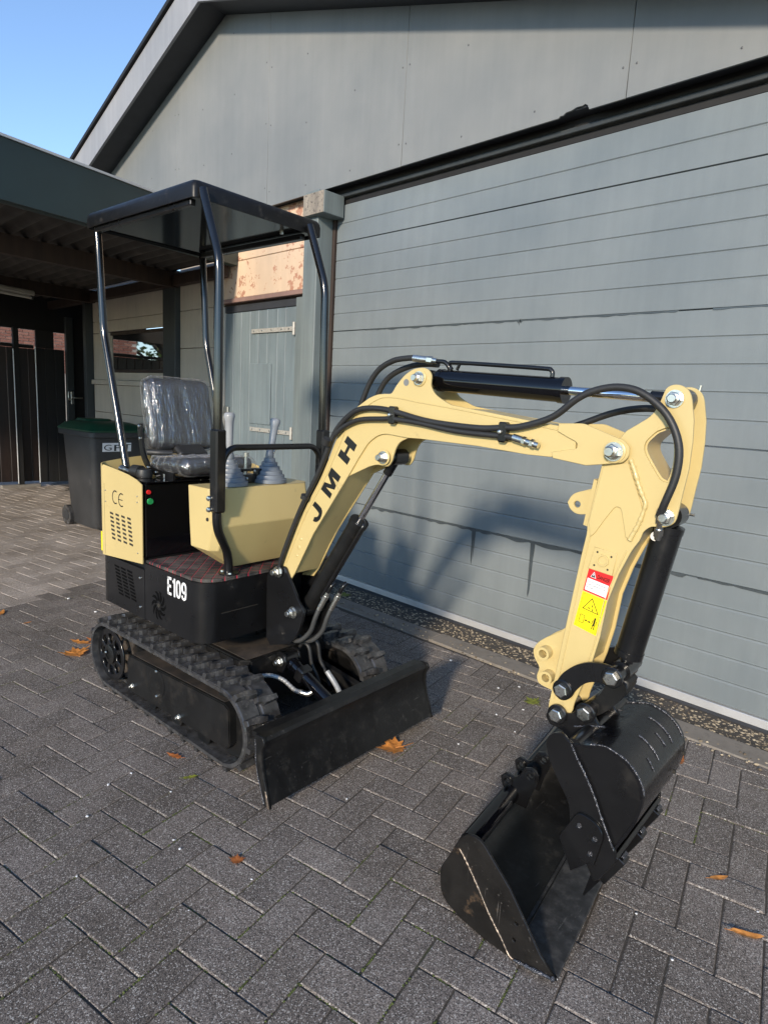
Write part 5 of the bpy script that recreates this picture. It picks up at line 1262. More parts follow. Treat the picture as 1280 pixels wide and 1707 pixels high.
for y, s in ((YA, -1), (YB, 1)):
    bm = bmesh.new(); abox(bm, (-.458, y, 1.120), (.046, .046, .315), bev=.006); sv = fin('post_sleeve', bm, M['black'], X)
    for z in (1.03, 1.235): pass
    inst('bolt', SB, sv, (-.478, y - .024, 1.015), (0, 0, 0), (1.5, 1.3, 1.5)); inst('bolt', SB, sv, (-.478, y - .024, .972), (0, 0, 0), (1.5, 1.3, 1.5))
    tubef('lower_post', [(-.462, y, 1.05), (-.462, y, .90), (-.505, y + s * -.085, .775), (-.505, y + s * -.088, .70)], .0175, M['black'], rr=.045)
    bm = bmesh.new(); ring_profile(bm, [(.040, .6965), (.040, .702)], c=(-.505, y + s * -.088, 0), seg=24); bf = fin('post_foot', bm, M['black'], X)
    for dx in (-.026, .026):
        bm = bmesh.new(); ring_profile(bm, [(.007, .702), (.006, .707)], c=(-.505 + dx, y + s * -.088 - .012, 0), seg=8); fin('bolt', bm, M['zinc'], bf)
tubef('grab_rail', [(-.455, YA + .018, 1.125), (-.455, YA + .018, 1.165), (-.457, YA + .055, 1.208), (-.457, YB - .055, 1.208), (-.455, YB - .018, 1.165), (-.455, YB - .018, 1.125)], .0125, M['black'], rr=.03)
# roof pan with rolled edges
M['roofblack'] = basic('dusty_black_roof', (.007, .0068, .0070), .40, spec=.3, vary=.35, vs=16, bs=.3, bscale=120, bdist=.0006, rvar=.1, dirt=(.040, .036, .033), dirt_amt=.06, dirt_scale=30, stretch=(.25, .25, 1))
rx0, rx1, ry0, ry1, rz0 = -1.445, -.588, -.410, .224, 2.170
bm = bmesh.new()
def roof_ring(ins, z, r=.016): return rrect(rx0 + ins, rx1 - ins, ry0 + ins, ry1 - ins, r, z, 3)
loft(bm, [roof_ring(.005, rz0 - .056), roof_ring(.004, rz0 - .067), roof_ring(0, rz0 - .066), roof_ring(0, rz0 - .030), roof_ring(.003, rz0 - .016), roof_ring(.010, rz0 - .005), roof_ring(.022, rz0 + .0), roof_ring(.060, rz0 + .003)])
rf = fin('canopy_roof', bm, M['roofblack'], X, smooth=35)
box('underside', rx0 + .012, rx1 - .012, ry0 + .012, ry1 - .012, rz0 - .0580, rz0 - .0545, M['underside'], rf, bev=0)
box('roof_frame_tube', rx0 + .05, rx1 - .04, YA - .012, YA + .012, 2.084, 2.108, M['black'], rf); box('roof_frame_tube', rx0 + .05, rx1 - .04, YB - .012, YB + .012, 2.084, 2.108, M['black'], rf)
for x, y in ((-.75, ry0 + .03), (-1.30, ry0 + .03), (-.66, .06)):
    bm = bmesh.new(); cyl(bm, (x, y, 2.090), (x, y, 2.112), .008, seg=8); fin('roof_bolt', bm, M['zinc'], rf)

# ---- swing bracket and boom foot
for yy in (-.165, -.012): sw = plate('swing_plate', densify(D['swing'], 3), yy, .012, M['black'], X)
bm = bmesh.new(); cyl(bm, (-.405, YC, .43), (-.405, YC, .70), .035, seg=24); fin('swing_pin', bm, M['black'], X, smooth=40)
bm = bmesh.new(); abox(bm, (-.40, YC, .585), (.05, .14, .25), bev=.004); fin('swing_web', bm, M['blackm'], X)
x, z = D['b_base'][0]; inst('nut', BOSSK, X, (x, -.171, z), (0, 0, 0), (.95, .6, .95)); inst('nut', NUT, X, (x, -.176, z), (0, .2, 0), (1.1, 1.1, 1.1))
bm = bmesh.new(); cyl(bm, (x, -.17, z), (x, -.01, z), .026, seg=24); fin('pivot_pin', bm, M['black'], X, smooth=40)
x, z = D['b_lift'][0]; inst('nut', NUT, X, (x, -.172, z), (0, .5, 0), (1.1, 1.1, 1.1)); bm = bmesh.new(); cyl(bm, (x, -.17, z), (x, -.01, z), .026, seg=24); fin('pivot_pin', bm, M['black'], X, smooth=40)

# ---- boom
YN, YF = -.155, -.025
boom = bpy.data.objects.new('boom', None); col.objects.link(boom); boom.parent = X
bo = densify(D['boom'], 4)
for yy in (YN, YF): plate('side_plate', bo, yy, .008, M['cream'], boom, bev=.0012)
for yy in (YN + .007, YF - .007): plate('cylinder_lug', densify(D['lug'], 4), yy, .008, M['cream'], boom, bev=.0012)
for yy in (YN - .006, YF + .006): plate('end_plate', densify(D['fish'], 4), yy, .006, M['cream'], boom, bev=.0015)
# inner box: closed strip along the underside and top, set in from the plates' edges
def strip(name, P, y0, y1, th, mt, parent):
    bm = bmesh.new(); n = len(P); rows = []
    for i in range(n):
        a = Vector(P[max(i - 1, 0)]); b = Vector(P[min(i + 1, n - 1)]); t = (b - a).normalized(); nn = Vector((-t.y, t.x)) * th; p = Vector(P[i]); q = p + nn
        rows.append([bm.verts.new(c) for c in ((p.x, y0, p.y), (p.x, y1, p.y), (q.x, y1, q.y), (q.x, y0, q.y))])
    for i in range(n - 1):
        for k in range(4): bm.faces.new((rows[i][k], rows[i][(k + 1) % 4], rows[i + 1][(k + 1) % 4], rows[i + 1][k]))
    bm.faces.new(rows[0][::-1]); bm.faces.new(rows[-1]); return fin(name, bm, mt, parent, smooth=40)
B = D['boom']
low = [B[k] for k in (45, 44, 43, 42, 41, 40, 39, 38, 37, 36, 35, 34, 33)] if len(B) > 45 else []
ends = [i for i in range(len(B))]
under = [Vector(b) for b in B[::-1]]
# underside strip from foot to tip, top strip from foot to tip (taken off the outline)
foot_low = min(range(len(B)), key=lambda i: (B[i][1]))
tip = max(range(len(B)), key=lambda i: B[i][0])
top_path = B[0:8] + [B[8]] + [(.13, 1.415)] + B[24:27]
strip('top_web', crom([(a, b) + (0,) for a, b in [B[0], B[1], B[2], B[3], B[4], B[5], B[6], B[7], B[8], B[9], (.17, 1.410), (.30, 1.398), (.42, 1.388)] + list(B[24:27])], 4) and [(v.x, v.y) for v in crom([(a, b, 0) for a, b in [B[0], B[1], B[2], B[3], B[4], B[5], B[6], B[7], B[8], B[9], (.17, 1.410), (.30, 1.398), (.42, 1.388)] + list(B[24:27])], 4)], YN + .003, YF - .003, -.010, M['cream'], boom)
lowp = [b for b in B if b[0] > -.35][::-1]
nb_ = len(B)
seq = B[nb_ - 3:nb_ - 15:-1] + [B[nb_ - 15]]
strip('bottom_web', [(v.x, v.y) for v in crom([(a, b, 0) for a, b in seq + [B[nb_ - 16], B[nb_ - 17]]], 3)], YN + .003, YF - .003, .012, M['cream'], boom)
tube('edge_seam', [(a, -.1595, b) for a, b in D['boomseam']], .0022, M['cream'], boom, seg=6, k=5)
bm = bmesh.new(); ring_profile(bm, [(.011, 0), (.011, .0006)], c=at('hole_peak', -.1593), axis='-Y', seg=16); fin('drilled_hole', bm, M['gable'], boom)
for k in 'JMH': plate('letter', D[k], -.1598, .0008, M['printk'], boom, bev=.0001)
for nm, sc in (('b_peak', 1.), ('b_lug', 1.), ('b_elbow', 1.15)):
    x, z = D[nm][0]; y = YN - .004 if nm != 'b_elbow' else YN - .009
    bs_ = inst('boss', BOSSC, boom, (x, y, z), (0, 0, 0), (sc * .95, .4, sc * .95)); inst('nut', NUT, boom, (x, y - .005, z), (0, random.random(), 0), (sc, sc, sc))
    bm = bmesh.new(); cyl(bm, (x, YN, z), (x, YF, z), .017, seg=20); fin('pivot_pin', bm, M['zinc'], boom, smooth=40)
for q in ((-.245, .835, .010), (-.255, .80, .006), (-.235, .87, .007)):   # weld spatter near the foot
    bm = bmesh.new(); ring_profile(bm, [(q[2], 0), (q[2] * .7, .002)], c=(q[0], -.159, q[1]), axis='-Y', seg=10); fin('weld_spot', bm, M['cream'], boom, smooth=60)

# ---- hydraulic cylinders
def ram(name, p0, p1, L, r, rr, y=YC, eye0=.03, eye1=.028, gland=.037, barrel='blackg'):
    a = Vector((p0[0], y, p0[1])); b = Vector((p1[0], y, p1[1])); d = (b - a).normalized()
    bm = bmesh.new(); cyl(bm, a + d * .035, a + d * L, r, seg=36); cyl(bm, a + d * .028, a + d * .045, r * 1.04, seg=36); o = fin(name, bm, M[barrel], X, smooth=40)
    bm = bmesh.new(); cyl(bm, a + d * (L - .014), a + d * (L + .004), gland, seg=36); fin('gland', bm, M[barrel], o, smooth=40)
    bm = bmesh.new(); cyl(bm, a + d * L, b - d * .03, rr, seg=24); fin('rod', bm, M['chrome'], o, smooth=40)
    bm = bmesh.new(); cyl(bm, a - Vector((0, .032, 0)), a + Vector((0, .032, 0)), eye0, seg=24); fin('base_eye', bm, M['black'], o, smooth=40)
    bm = bmesh.new(); cyl(bm, b - Vector((0, .032, 0)), b + Vector((0, .032, 0)), eye1, seg=24); cyl(bm, b - d * .075, b - d * .02, rr * 1.35, seg=20); fin('rod_eye', bm, M['black'], o, smooth=40)
    return o, a, b, d
armcyl, a1, b1, d1 = ram('arm_cylinder', D['b_peak'][0], D['b_top'][0], .460, .0345, .0125)
lift, a2, b2, d2 = ram('boom_cylinder', D['b_lift'][0], D['b_lug'][0], .475, .034, .0125, barrel='blackm')
tube('hard_line', [a1 + d1 * .075 + Vector((0, -.005, .036)), a1 + d1 * .065 + Vector((0, -.005, .054)), a1 + d1 * .11 + Vector((0, -.005, .058)), a1 + d1 * .375 + Vector((0, -.005, .056)), a1 + d1 * .415 + Vector((0, -.005, .052)), a1 + d1 * .42 + Vector((0, -.005, .034))], .0065, M['black'], armcyl)
tube('line_clamp', [a1 + d1 * .105 + Vector((0, -.005, .056)), a1 + d1 * .095 + Vector((0, -.005, .036))], .005, M['black'], armcyl, k=0)
side = Vector((.028, -.022, -.012))
tube('hard_line', [a2 + d2 * .50 + side * .8, a2 + d2 * .49 + side * 1.5, a2 + d2 * .44 + side * 1.6, a2 + d2 * .16 + side * 1.6, a2 + d2 * .12 + side * 1.8], .0065, M['black'], lift)
# ---- arm (dipper)
AY, AF = -.145, -.035
arm = bpy.data.objects.new('arm', None); col.objects.link(arm); arm.parent = X
ao = densify(D['arm'], 3)
for yy in (AY, AF): plate('side_plate', ao, yy, .008, M['cream'], arm, holes=[densify(D['armhole'], 3)[::-1]], bev=.0012)
A = D['arm']
hole = densify(D['armhole'], 3); hole = hole + [hole[0]]
rim = [h for h in hole if h[0] < 1.075]; 
strip('hole_rim', hole, AY + .003, AF - .003, .006, M['cream'], arm)
i0 = next(i for i, p in enumerate(A) if abs(p[0] - D['arm'][22][0]) < 1e-6)
def nearest(k, u): return min(range(len(A)), key=lambda i: (A[i][0] - u[0]) ** 2 + (A[i][1] - u[1]) ** 2)
# front web (right-hand, away from the cab) and rear web
iR0 = nearest('arm', (1.03, 1.12)); 
fw_ = [(1.045, 1.150), (1.028, 1.105)] + [A[i] for i in range(28, 33) if i < len(A)]
bot_i = min(range(len(A)), key=lambda i: A[i][1])
front = [A[i] for i in range(len(A)) if A[i][1] < 1.14 and A[i][0] > .905 - .0 and i < bot_i]
back = [A[i] for i in range(bot_i, len(A)) if A[i][1] > .60]
shr = lambda P, dx: [(p[0] + dx, p[1]) for p in P]
strip('front_web', shr(front, -.008), AY + .003, AF - .003, -.006, M['cream'], arm)
strip('rear_web', shr(back, .004) + [(A[0][0] + .004, A[0][1])], AY + .003, AF - .003, -.006, M['cream'], arm)
plate('overlay_plate', densify(D['armover'], 3), AY - .006, .004, M['cream'], arm, bev=.001)
bm = bmesh.new(); sweep(bm, crom([(a, AY - .0065, b) for a, b in D['armweld']], 8), .0062, 8, wob=.22); fin('weld_bead', bm, M['cream'], arm, smooth=60)
for k in ('armseamL', 'armseamR'): tube('edge_seam', [(a, AY - .0045, b) for a, b in D[k]], .002, M['cream'], arm, seg=6, k=4)
plate('mounting_pad', D['square'], AY - .006, .004, M['cream'], arm, bev=.001)
bx_, bz_ = D['boss'][0]
bm = bmesh.new()
for (r0, r1, h) in ((.0175, .0165, .004),):
    A8 = [bm.verts.new((bx_ + r0 * math.cos(math.pi / 4 * k + .4), AY - .008, bz_ + r0 * math.sin(math.pi / 4 * k + .4))) for k in range(8)]; B8 = [bm.verts.new((bx_ + r1 * math.cos(math.pi / 4 * k + .4), AY - .008 - h, bz_ + r1 * math.sin(math.pi / 4 * k + .4))) for k in range(8)]
    C8 = [bm.verts.new((bx_ + .0125 * math.cos(math.pi / 4 * k + .4), AY - .012, bz_ + .0125 * math.sin(math.pi / 4 * k + .4))) for k in range(8)]; D8 = [bm.verts.new((bx_ + .011 * math.cos(math.pi / 4 * k + .4), AY - .009, bz_ + .011 * math.sin(math.pi / 4 * k + .4))) for k in range(8)]
    for P_, Q_ in ((A8, B8), (B8, C8), (C8, D8)):
        for i in range(8): bm.faces.new((P_[i], P_[(i + 1) % 8], Q_[(i + 1) % 8], Q_[i]))
    bm.faces.new(D8)
fin('plug', bm, M['cream'], arm)
for p in D['sqh']:
    bm = bmesh.new(); ring_profile(bm, [(.0028, 0), (.0028, .0005)], c=(p[0], AY - .0082, p[1]), axis='-Y', seg=10); fin('tapped_hole', bm, M['brownprint'], arm)
# stickers
def quad_plate(name, Q, y, mt, parent): return plate(name, Q, y, .0006, mt, parent, bev=.0001)
def qpt(Q, u, v):  # Q: tl, tr, br, bl ; u right, v down
    tl, tr, br, bl = [Vector(q) for q in Q]; a = tl.lerp(tr, u); b = bl.lerp(br, u); p = a.lerp(b, v); return (p.x, p.y)
Qd = D['danger']; dg_ = quad_plate('danger_sticker', Qd, AY - .0055, M['red'], arm)
quad_plate('white_field', [qpt(Qd, .05, .44), qpt(Qd, .93, .44), qpt(Qd, .93, .94), qpt(Qd, .05, .94)], AY - .0062, M['whitep'], dg_)
quad_plate('triangle', [qpt(Qd, .14, .36), qpt(Qd, .25, .12), qpt(Qd, .37, .36)], AY - .0062, M['whitep'], dg_); quad_plate('triangle', [qpt(Qd, .17, .34), qpt(Qd, .25, .16), qpt(Qd, .34, .34)], AY - .0067, M['printk'], dg_)
quad_plate('mark', [qpt(Qd, .24, .20), qpt(Qd, .27, .20), qpt(Qd, .265, .29), qpt(Qd, .245, .29)], AY - .0072, M['whitep'], dg_)
def tq(name, s, Q, u0, v0, u1, v1, y, mt, parent, offset=0.):
    bl_ = qpt(Q, u0, v1); br_ = qpt(Q, u1, v1); tl_ = qpt(Q, u0, v0); text_quad(name, s, (bl_[0], y, bl_[1]), (br_[0], y, br_[1]), (tl_[0], y, tl_[1]), mt, parent, offset=offset, lift=.0003)
tq('word', 'DANGER', Qd, .42, .17, .93, .34, AY - .0062, M['printk'], dg_, .02)
for k, (s, u1) in enumerate((('Do not stand under', .86), ('raised machine arm when', .88), ('in use', .36))): tq('text_line', s, Qd, .10, .51 + k * .12, u1, .58 + k * .12, AY - .0066, M['printk'], dg_)
Qw = D['warn']; wn = quad_plate('warning_sticker', Qw, AY - .0055, M['yellow'], arm)
def line_(a, b, w_, Q, y, parent, nm='line'):
    a = Vector(qpt(Q, *a)); b = Vector(qpt(Q, *b)); d = (b - a).normalized(); n_ = Vector((-d.y, d.x)) * w_ / 2; a -= d * w_ / 2; b += d * w_ / 2
    quad_plate(nm, [tuple(a + n_), tuple(b + n_), tuple(b - n_), tuple(a - n_)], y, M['printk'], parent)
yy = AY - .0062
for a, b in (((.06, .04), (.94, .04)), ((.94, .04), (.94, .96)), ((.94, .96), (.06, .96)), ((.06, .96), (.06, .04)), ((.06, .5), (.94, .5))): line_(a, b, .0004, Qw, yy, wn, 'border_line')
for a, b in (((.18, .44), (.45, .10)), ((.45, .10), (.82, .44)), ((.82, .44), (.18, .44))): line_(a, b, .0016, Qw, yy - .0004, wn, 'triangle_side')
for p in ((.40, .36), (.52, .28), (.55, .38)): line_(p, (p[0] + .03, p[1] + .03), .0022, Qw, yy - .0004, wn, 'symbol_dot')
for a, b in (((.16, .62), (.34, .62)), ((.34, .62), (.34, .84)), ((.34, .84), (.16, .84)), ((.16, .84), (.16, .62))): line_(a, b, .0010, Qw, yy - .0004, wn, 'symbol_line')
line_((.40, .73), (.58, .73), .0012, Qw, yy - .0004, wn, 'arrow')
for s, u in ((1, .40), (-1, .60)): quad_plate('arrow_head', [qpt(Qw, u - s * .03, .73), qpt(Qw, u + s * .05, .70), qpt(Qw, u + s * .05, .76)], yy - .0004, M['printk'], wn)
for a, b, w_ in (((.77, .63), (.77, .76), .0042), ((.735, .76), (.73, .88), .0018), ((.80, .76), (.81, .88), .0018), ((.70, .64), (.68, .75), .0013), ((.84, .64), (.86, .75), .0013)): line_(a, b, w_, Qw, yy - .0004, wn, 'figure')
plate('figure_head', circ(qpt(Qw, .77, .585), .0026, 10), yy - .0004, .0006, M['printk'], wn, bev=.0001)
# brackets on the back edge of the arm
tb = plate('hose_tab', densify(D['tab'], 3), YC, .010, M['cream'], arm, holes=[circ(D['tabhole'][0], .0105, 16)[::-1]], bev=.001)
bm = bmesh.new(); pd = D['pad']; Pa = [bm.verts.new((a, YC - .035, b)) for a, b in pd]; Pb = [bm.verts.new((a, YC + .035, b)) for a, b in pd]
for i in range(4): bm.faces.new((Pa[i], Pa[(i + 1) % 4], Pb[(i + 1) % 4], Pb[i]))
bm.faces.new(Pa[::-1]); bm.faces.new(Pb); fin('doubler', bm, M['cream'], arm)
for yy in (YC - .028, YC + .028): plate('thumb_bracket', densify(D['lowbr'], 3), yy, .008, M['cream'], arm, bev=.001, holes=[circ((a_ + .002, b_), .0125, 18)[::-1] for a_, b_ in D['lowtubes']])
for (a, b) in D['lowtubes']:
    bm = bmesh.new(); pr_ = [(.0120, -.060), (.0190, -.060), (.0190, .060), (.0120, .060)]; seg = 28; rg = []
    for r_, h in pr_: rg.append([bm.verts.new((a + .002 + r_ * math.cos(2 * math.pi * k / seg), YC + h, b + r_ * math.sin(2 * math.pi * k / seg))) for k in range(seg)])
    for i in range(4):
        for k in range(seg): bm.faces.new((rg[i][k], rg[i][(k + 1) % seg], rg[(i + 1) % 4][(k + 1) % seg], rg[(i + 1) % 4][k]))
    fin('bush', bm, M['cream'], arm, smooth=40)
for nm in ('b_top', 'b_low'):
    x, z = D[nm][0]; inst('boss', BOSSC, arm, (x, AY - .004, z), (0, 0, 0), (.8, .3, .8)); inst('nut', NUT, arm, (x, AY - .006, z), (0, random.random(), 0), (1., .9, 1.))
    bm = bmesh.new(); cyl(bm, (x, AY, z), (x, AF, z), .016, seg=20); fin('pivot_pin', bm, M['zinc'], arm, smooth=40)
    bm = bmesh.new(); cyl(bm, *(((1.088, AF, 1.478), (1.09, AF, 1.493)) if nm == 'b_top' else ((1.100, AF, 1.166), (1.118, AF, 1.165))), .0035, seg=8); fin('grease_nipple', bm, M['zinc'], arm)
bcyl, a3, b3, d3 = ram('bucket_cylinder', D['b_low'][0], D['b_arm'][0], .400, .0360, .0135, gland=.0375, barrel='black')
# ---- links, bucket ears
for yy in (-.170, -.010):
    plate('tipping_link', densify(D['link1'], 2), yy, .012, M['black'], X, bev=.0018)
bm = bmesh.new(); l2 = densify(D['link2'], 2); Pa = [bm.verts.new((a, YC - .040, b)) for a, b in l2]; Pb = [bm.verts.new((a, YC + .040, b)) for a, b in l2]; n = len(l2)
for i in range(n): bm.faces.new((Pa[i], Pa[(i + 1) % n], Pb[(i + 1) % n], Pb[i]))
bm.faces.new(Pa[::-1]); bm.faces.new(Pb); bmesh.ops.bevel(bm, geom=[e for e in bm.edges if abs(e.verts[0].co.y - e.verts[1].co.y) < .001], offset=.010, segments=3, affect='EDGES', clamp_overlap=True); fin('bucket_link', bm, M['blackm'], X, smooth=45)
for nm, y in (('b_arm', -.176), ('b_l1', -.176), ('b_tip', -.160), ('b_l2', -.160)):
    x, z = D[nm][0]; inst('boss', BOSSK, X, (x, y + .004, z), (0, 0, 0), (1.05, .8, 1.05)); inst('bolt', HEX, X, (x, y - .005, z), (0, random.uniform(0, 1), 0), (1., 1., 1.))
    bm = bmesh.new(); cyl(bm, (x, y, z), (x, -.01, z), .022, seg=24); fin('pivot_pin', bm, M['black'], X, smooth=40)

# ---- digging bucket
bk = bpy.data.objects.new('digging_bucket', None); col.objects.link(bk); bk.parent = X
KY0, KY1 = -.262, .085
plate('side_wall', densify(D['bk_side'], 3), KY0 + .004, .006, M['black'], bk); plate('side_wall', densify(D['bk_side'], 3), KY1 - .004, .006, M['black'], bk)
for yy in (KY0 - .003, KY1 + .003): plate('mouth_plate', densify(D['bk_strip'], 3), yy, .008, M['black'], bk, bev=.0012)
shell = [(v.x, v.y) for v in crom([(a, b, 0) for a, b in D['bk_shell']], 5)]
bm = bmesh.new(); n = len(shell); rows = []
for i in range(n):
    a = Vector(shell[max(i - 1, 0)]); b = Vector(shell[min(i + 1, n - 1)]); t = (b - a).normalized(); nn = Vector((-t.y, t.x)) * .007
    p = Vector(shell[i]); q = p - nn; rows.append([bm.verts.new(c) for c in ((q.x, KY0 - .004, q.y), (q.x, KY1 + .004, q.y), (p.x, KY1 + .004, p.y), (p.x, KY0 - .004, p.y))])
for i in range(n - 1):
    for k in range(4): bm.faces.new((rows[i][k], rows[i][(k + 1) % 4], rows[i + 1][(k + 1) % 4], rows[i + 1][k]))
bm.faces.new(rows[0]); bm.faces.new(rows[-1]); fin('shell', bm, M['blacks'], bk, smooth=40)
# wear straps and ring welds round the shell
def shell_line(t0, t1, y, off, r, mt, nm, wob=.4):
    i0_, i1_ = int(t0 * (n - 1)), int(t1 * (n - 1)); P_ = []
    for i in range(i0_, i1_ + 1):
        a = Vector(shell[max(i - 1, 0)]); b = Vector(shell[min(i + 1, n - 1)]); t = (b - a).normalized(); p = Vector(shell[i]) + Vector((-t.y, t.x)) * -(-off) * 1.
        P_.append((p.x, y, p.y))
    bm = bmesh.new(); sweep(bm, crom(P_, 3), r, 7, wob=wob); return fin(nm, bm, mt, bk, smooth=60)
for y, a_, b_ in ((KY0 - .001, .10, .52), (-.175, .40, .47), (-.125, .30, .46), (-.055, .36, .44), (-.005, .28, .45), (KY1 - .012, .05, .48)):
    shell_line(a_, b_, y, .0012, .0026, M['weld'], 'weld_bead', .5)
for (t_, y) in ((.60, -.02), (.56, .05)):
    i = int(t_ * (n - 1)); p = shell[i]; bm = bmesh.new(); d_ = Vector((shell[i][0] - 1.0, 0, shell[i][1] - .42)).normalized(); cyl(bm, Vector((p[0], y, p[1])) + d_ * .004, Vector((p[0], y, p[1])) + d_ * .0105, .006, seg=14); fin('drain_hole', bm, M['brownprint'], bk)
bm = bmesh.new(); pw = crom([(a, KY0 - .008, b) for a, b in D['bk_weld']], 10); sweep(bm, pw, [.0022 + .0016 * (k % 2) for k in range(len(pw))], 7, wob=.4); fin('weld_bead', bm, M['weld'], bk, smooth=60)
for yy in (KY0 - .011, KY1 + .011):
    sc_ = plate('side_cutter', densify(D['bk_cut'], 3), yy, .009, M['black'], bk, bev=.0015, holes=[circ(p, .0085, 14)[::-1] for p in D['bk_cuth']])
    for p in D['bk_cuth']:
        bm = bmesh.new(); cyl(bm, (p[0], yy - .002, p[1]), (p[0], yy + .004, p[1]), .0083, seg=14); cyl(bm, (p[0], yy - .004, p[1]), (p[0], yy, p[1]), .005, seg=12); fin('bolt', bm, M['weld'], sc_, smooth=40)
# lip and teeth
L0 = Vector((1.098, 0, .300)); L1_ = Vector((1.050, 0, .215)); dl = (L1_ - L0).normalized(); nl_ = Vector((-dl.z, 0, dl.x))
bm = bmesh.new(); abox(bm, (L0 + L1_) / 2 + Vector((0, (KY0 + KY1) / 2, 0)) - nl_ * -.006, ((L1_ - L0).length, KY1 - KY0, .012), Matrix.Rotation(math.atan2(-dl.z, dl.x), 3, 'Y'), bev=.002); fin('cutting_lip', bm, M['black'], bk)
for y in (-.225, -.088, .050):
    T0 = Vector((1.103, y, .285)); T1 = Vector((1.058, y, .200)); T2 = Vector((1.022, y, .118)); d_ = (T1 - T0).normalized(); rot = Matrix.Rotation(math.atan2(-d_.z, d_.x), 3, 'Y'); nn = Vector((-d_.z, 0, d_.x))
    bm = bmesh.new(); abox(bm, (T0 + T1) / 2 + nn * -.004 * -1 + Vector((.006, 0, -.002)), ((T1 - T0).length, .040, .020), rot, bev=.002)
    q = [T1 + Vector((.008, -.024, 0)), T1 + Vector((.008, .024, 0)), T1 + Vector((-.016, .024, .012)), T1 + Vector((-.016, -.024, .012))]; tip_ = [T2 + Vector((.002, -.005, 0)), T2 + Vector((.002, .005, 0)), T2 + Vector((-.002, .005, .002)), T2 + Vector((-.002, -.005, .002))]
    va = [bm.verts.new(p) for p in q]; vb = [bm.verts.new(p) for p in tip_]
    for i in range(4): bm.faces.new((va[i], va[(i + 1) % 4], vb[(i + 1) % 4], vb[i]))
    bm.faces.new(va[::-1]); bm.faces.new(vb); to = fin('bucket_tooth', bm, M['black'], bk)
    bm = bmesh.new(); abox(bm, T0 + Vector((.010, 0, .004)), (.003, .030, .010), rot, bev=.001); fin('bare_edge', bm, M['weld'], to)
for yy in (-.152, -.030): plate('bucket_ear', densify(D['ear'], 2), yy, .012, M['black'], bk, bev=.0015)
bm = bmesh.new(); cyl(bm, (.962, KY0 + .0, .545), (.962, KY1, .545), .022, seg=24); fin('mouth_tube', bm, M['black'], bk, smooth=40)
for yy in (-.159, -.023):
    bm = bmesh.new(); sweep(bm, crom([(.915, yy, .545), (.94, yy, .555), (.97, yy, .568), (1.0, yy, .577)], 5), .0028, 7, wob=.5); fin('weld_bead', bm, M['weld'], bk, smooth=60)

# ---- hoses on the boom
def hp(L, y=-.175): return [(a, y + (dy if len(q) > 2 else 0), b) for q in L for a, b, dy in [(q[0], q[1], q[2] if len(q) > 2 else 0)]]
hA = [(-.355, .70, .01), (-.326, .778), (-.228, .986), (-.137, 1.135), (-.075, 1.262), (-.040, 1.315), (.01, 1.358), (.058, 1.381), (.127, 1.388), (.207, 1.382), (.320, 1.362), (.413, 1.353), (.542, 1.349), (.623, 1.356), (.679, 1.363), (.766, 1.393), (.829, 1.443), (.874, 1.466), (.935, 1.477), (.996, 1.464), (1.059, 1.416), (1.095, 1.348), (1.099, 1.276), (1.082, 1.205), (1.070, 1.170, .01)]
tube('hydraulic_hose', hp(hA), .0095, M['hose'], X, k=5)
hB = [(-.362, .70, .025), (-.333, .778, .02), (-.236, .986, .02), (-.147, 1.135, .02), (-.083, 1.255, .01), (-.050, 1.290), (-.010, 1.320), (.061, 1.346), (.169, 1.355), (.205, 1.357), (.320, 1.350), (.459, 1.335), (.625, 1.331), (.664, 1.329)]
tube('hydraulic_hose', hp(hB), .0085, M['hose'], X, k=5)
for a, b in ((.205, 1.369), (.620, 1.343)):
    bm = bmesh.new(); abox(bm, (a, -.172, b), (.026, .026, .058), bev=.004); hc = fin('hose_clamp', bm, M['black'], X); inst('bolt', SB, hc, (a - .004, -.185, b), (0, 0, 0), (1., 1., 1.))
def coupler(p, q, parts, mt='zinc'):
    p = Vector(p); q = Vector(q); d = q - p; bm = bmesh.new()
    for t0, t1, r_ in parts: cyl(bm, p + d * t0, p + d * t1, r_, seg=6 if r_ in (.0125, .0115) else 16)
    return fin('hose_fitting', bm, M[mt], X, smooth=35)
coupler((.655, -.175, 1.330), (.735, -.177, 1.314), ((0, .38, .011), (.38, .5, .0125), (.5, .72, .009), (.70, .82, .0125), (.82, 1., .0085)))
coupler((1.074, -.168, 1.185), (1.062, -.125, 1.105), ((0, .42, .0115), (.42, .62, .009), (.62, .84, .0125), (.84, 1.0, .009)))
bm = bmesh.new(); cyl(bm, (1.055, -.125, 1.11), (1.045, -.09, 1.10), .012, seg=16); fin('port', bm, M['black'], X, smooth=40)
tube('hydraulic_hose', [(-.02, -.12, 1.29), (.0, -.12, 1.36), (.02, -.12, 1.415), (.05, -.12, 1.475), (.09, -.12, 1.52), (.15, -.12, 1.548), (.21, -.12, 1.556), (.245, -.12, 1.556)], .0095, M['hose'], X, k=6)
tube('hydraulic_hose', [(.03, -.07, 1.36), (.035, -.07, 1.41), (.07, -.07, 1.475), (.12, -.07, 1.512), (.19, -.07, 1.535), (.26, -.08, 1.54), (.31, -.085, 1.538)], .0095, M['hose'], X, k=6)
coupler((.235, -.12, 1.556), (.318, -.105, 1.548), ((0, .6, .0112), (.6, .82, .0125), (.82, 1., .009)))
tube('banjo_line', [(.315, -.105, 1.547), (.345, -.10, 1.545), (.362, -.098, 1.53), (.365, -.095, 1.515)], .007, M['black'], X)
tube('hydraulic_hose', [(.75, -.02, 1.365), (.80, -.02, 1.385), (.86, -.02, 1.41), (.92, -.03, 1.425), (.98, -.05, 1.43), (1.03, -.06, 1.425), (1.06, -.06, 1.40)], .0095, M['hose'], X, k=6)
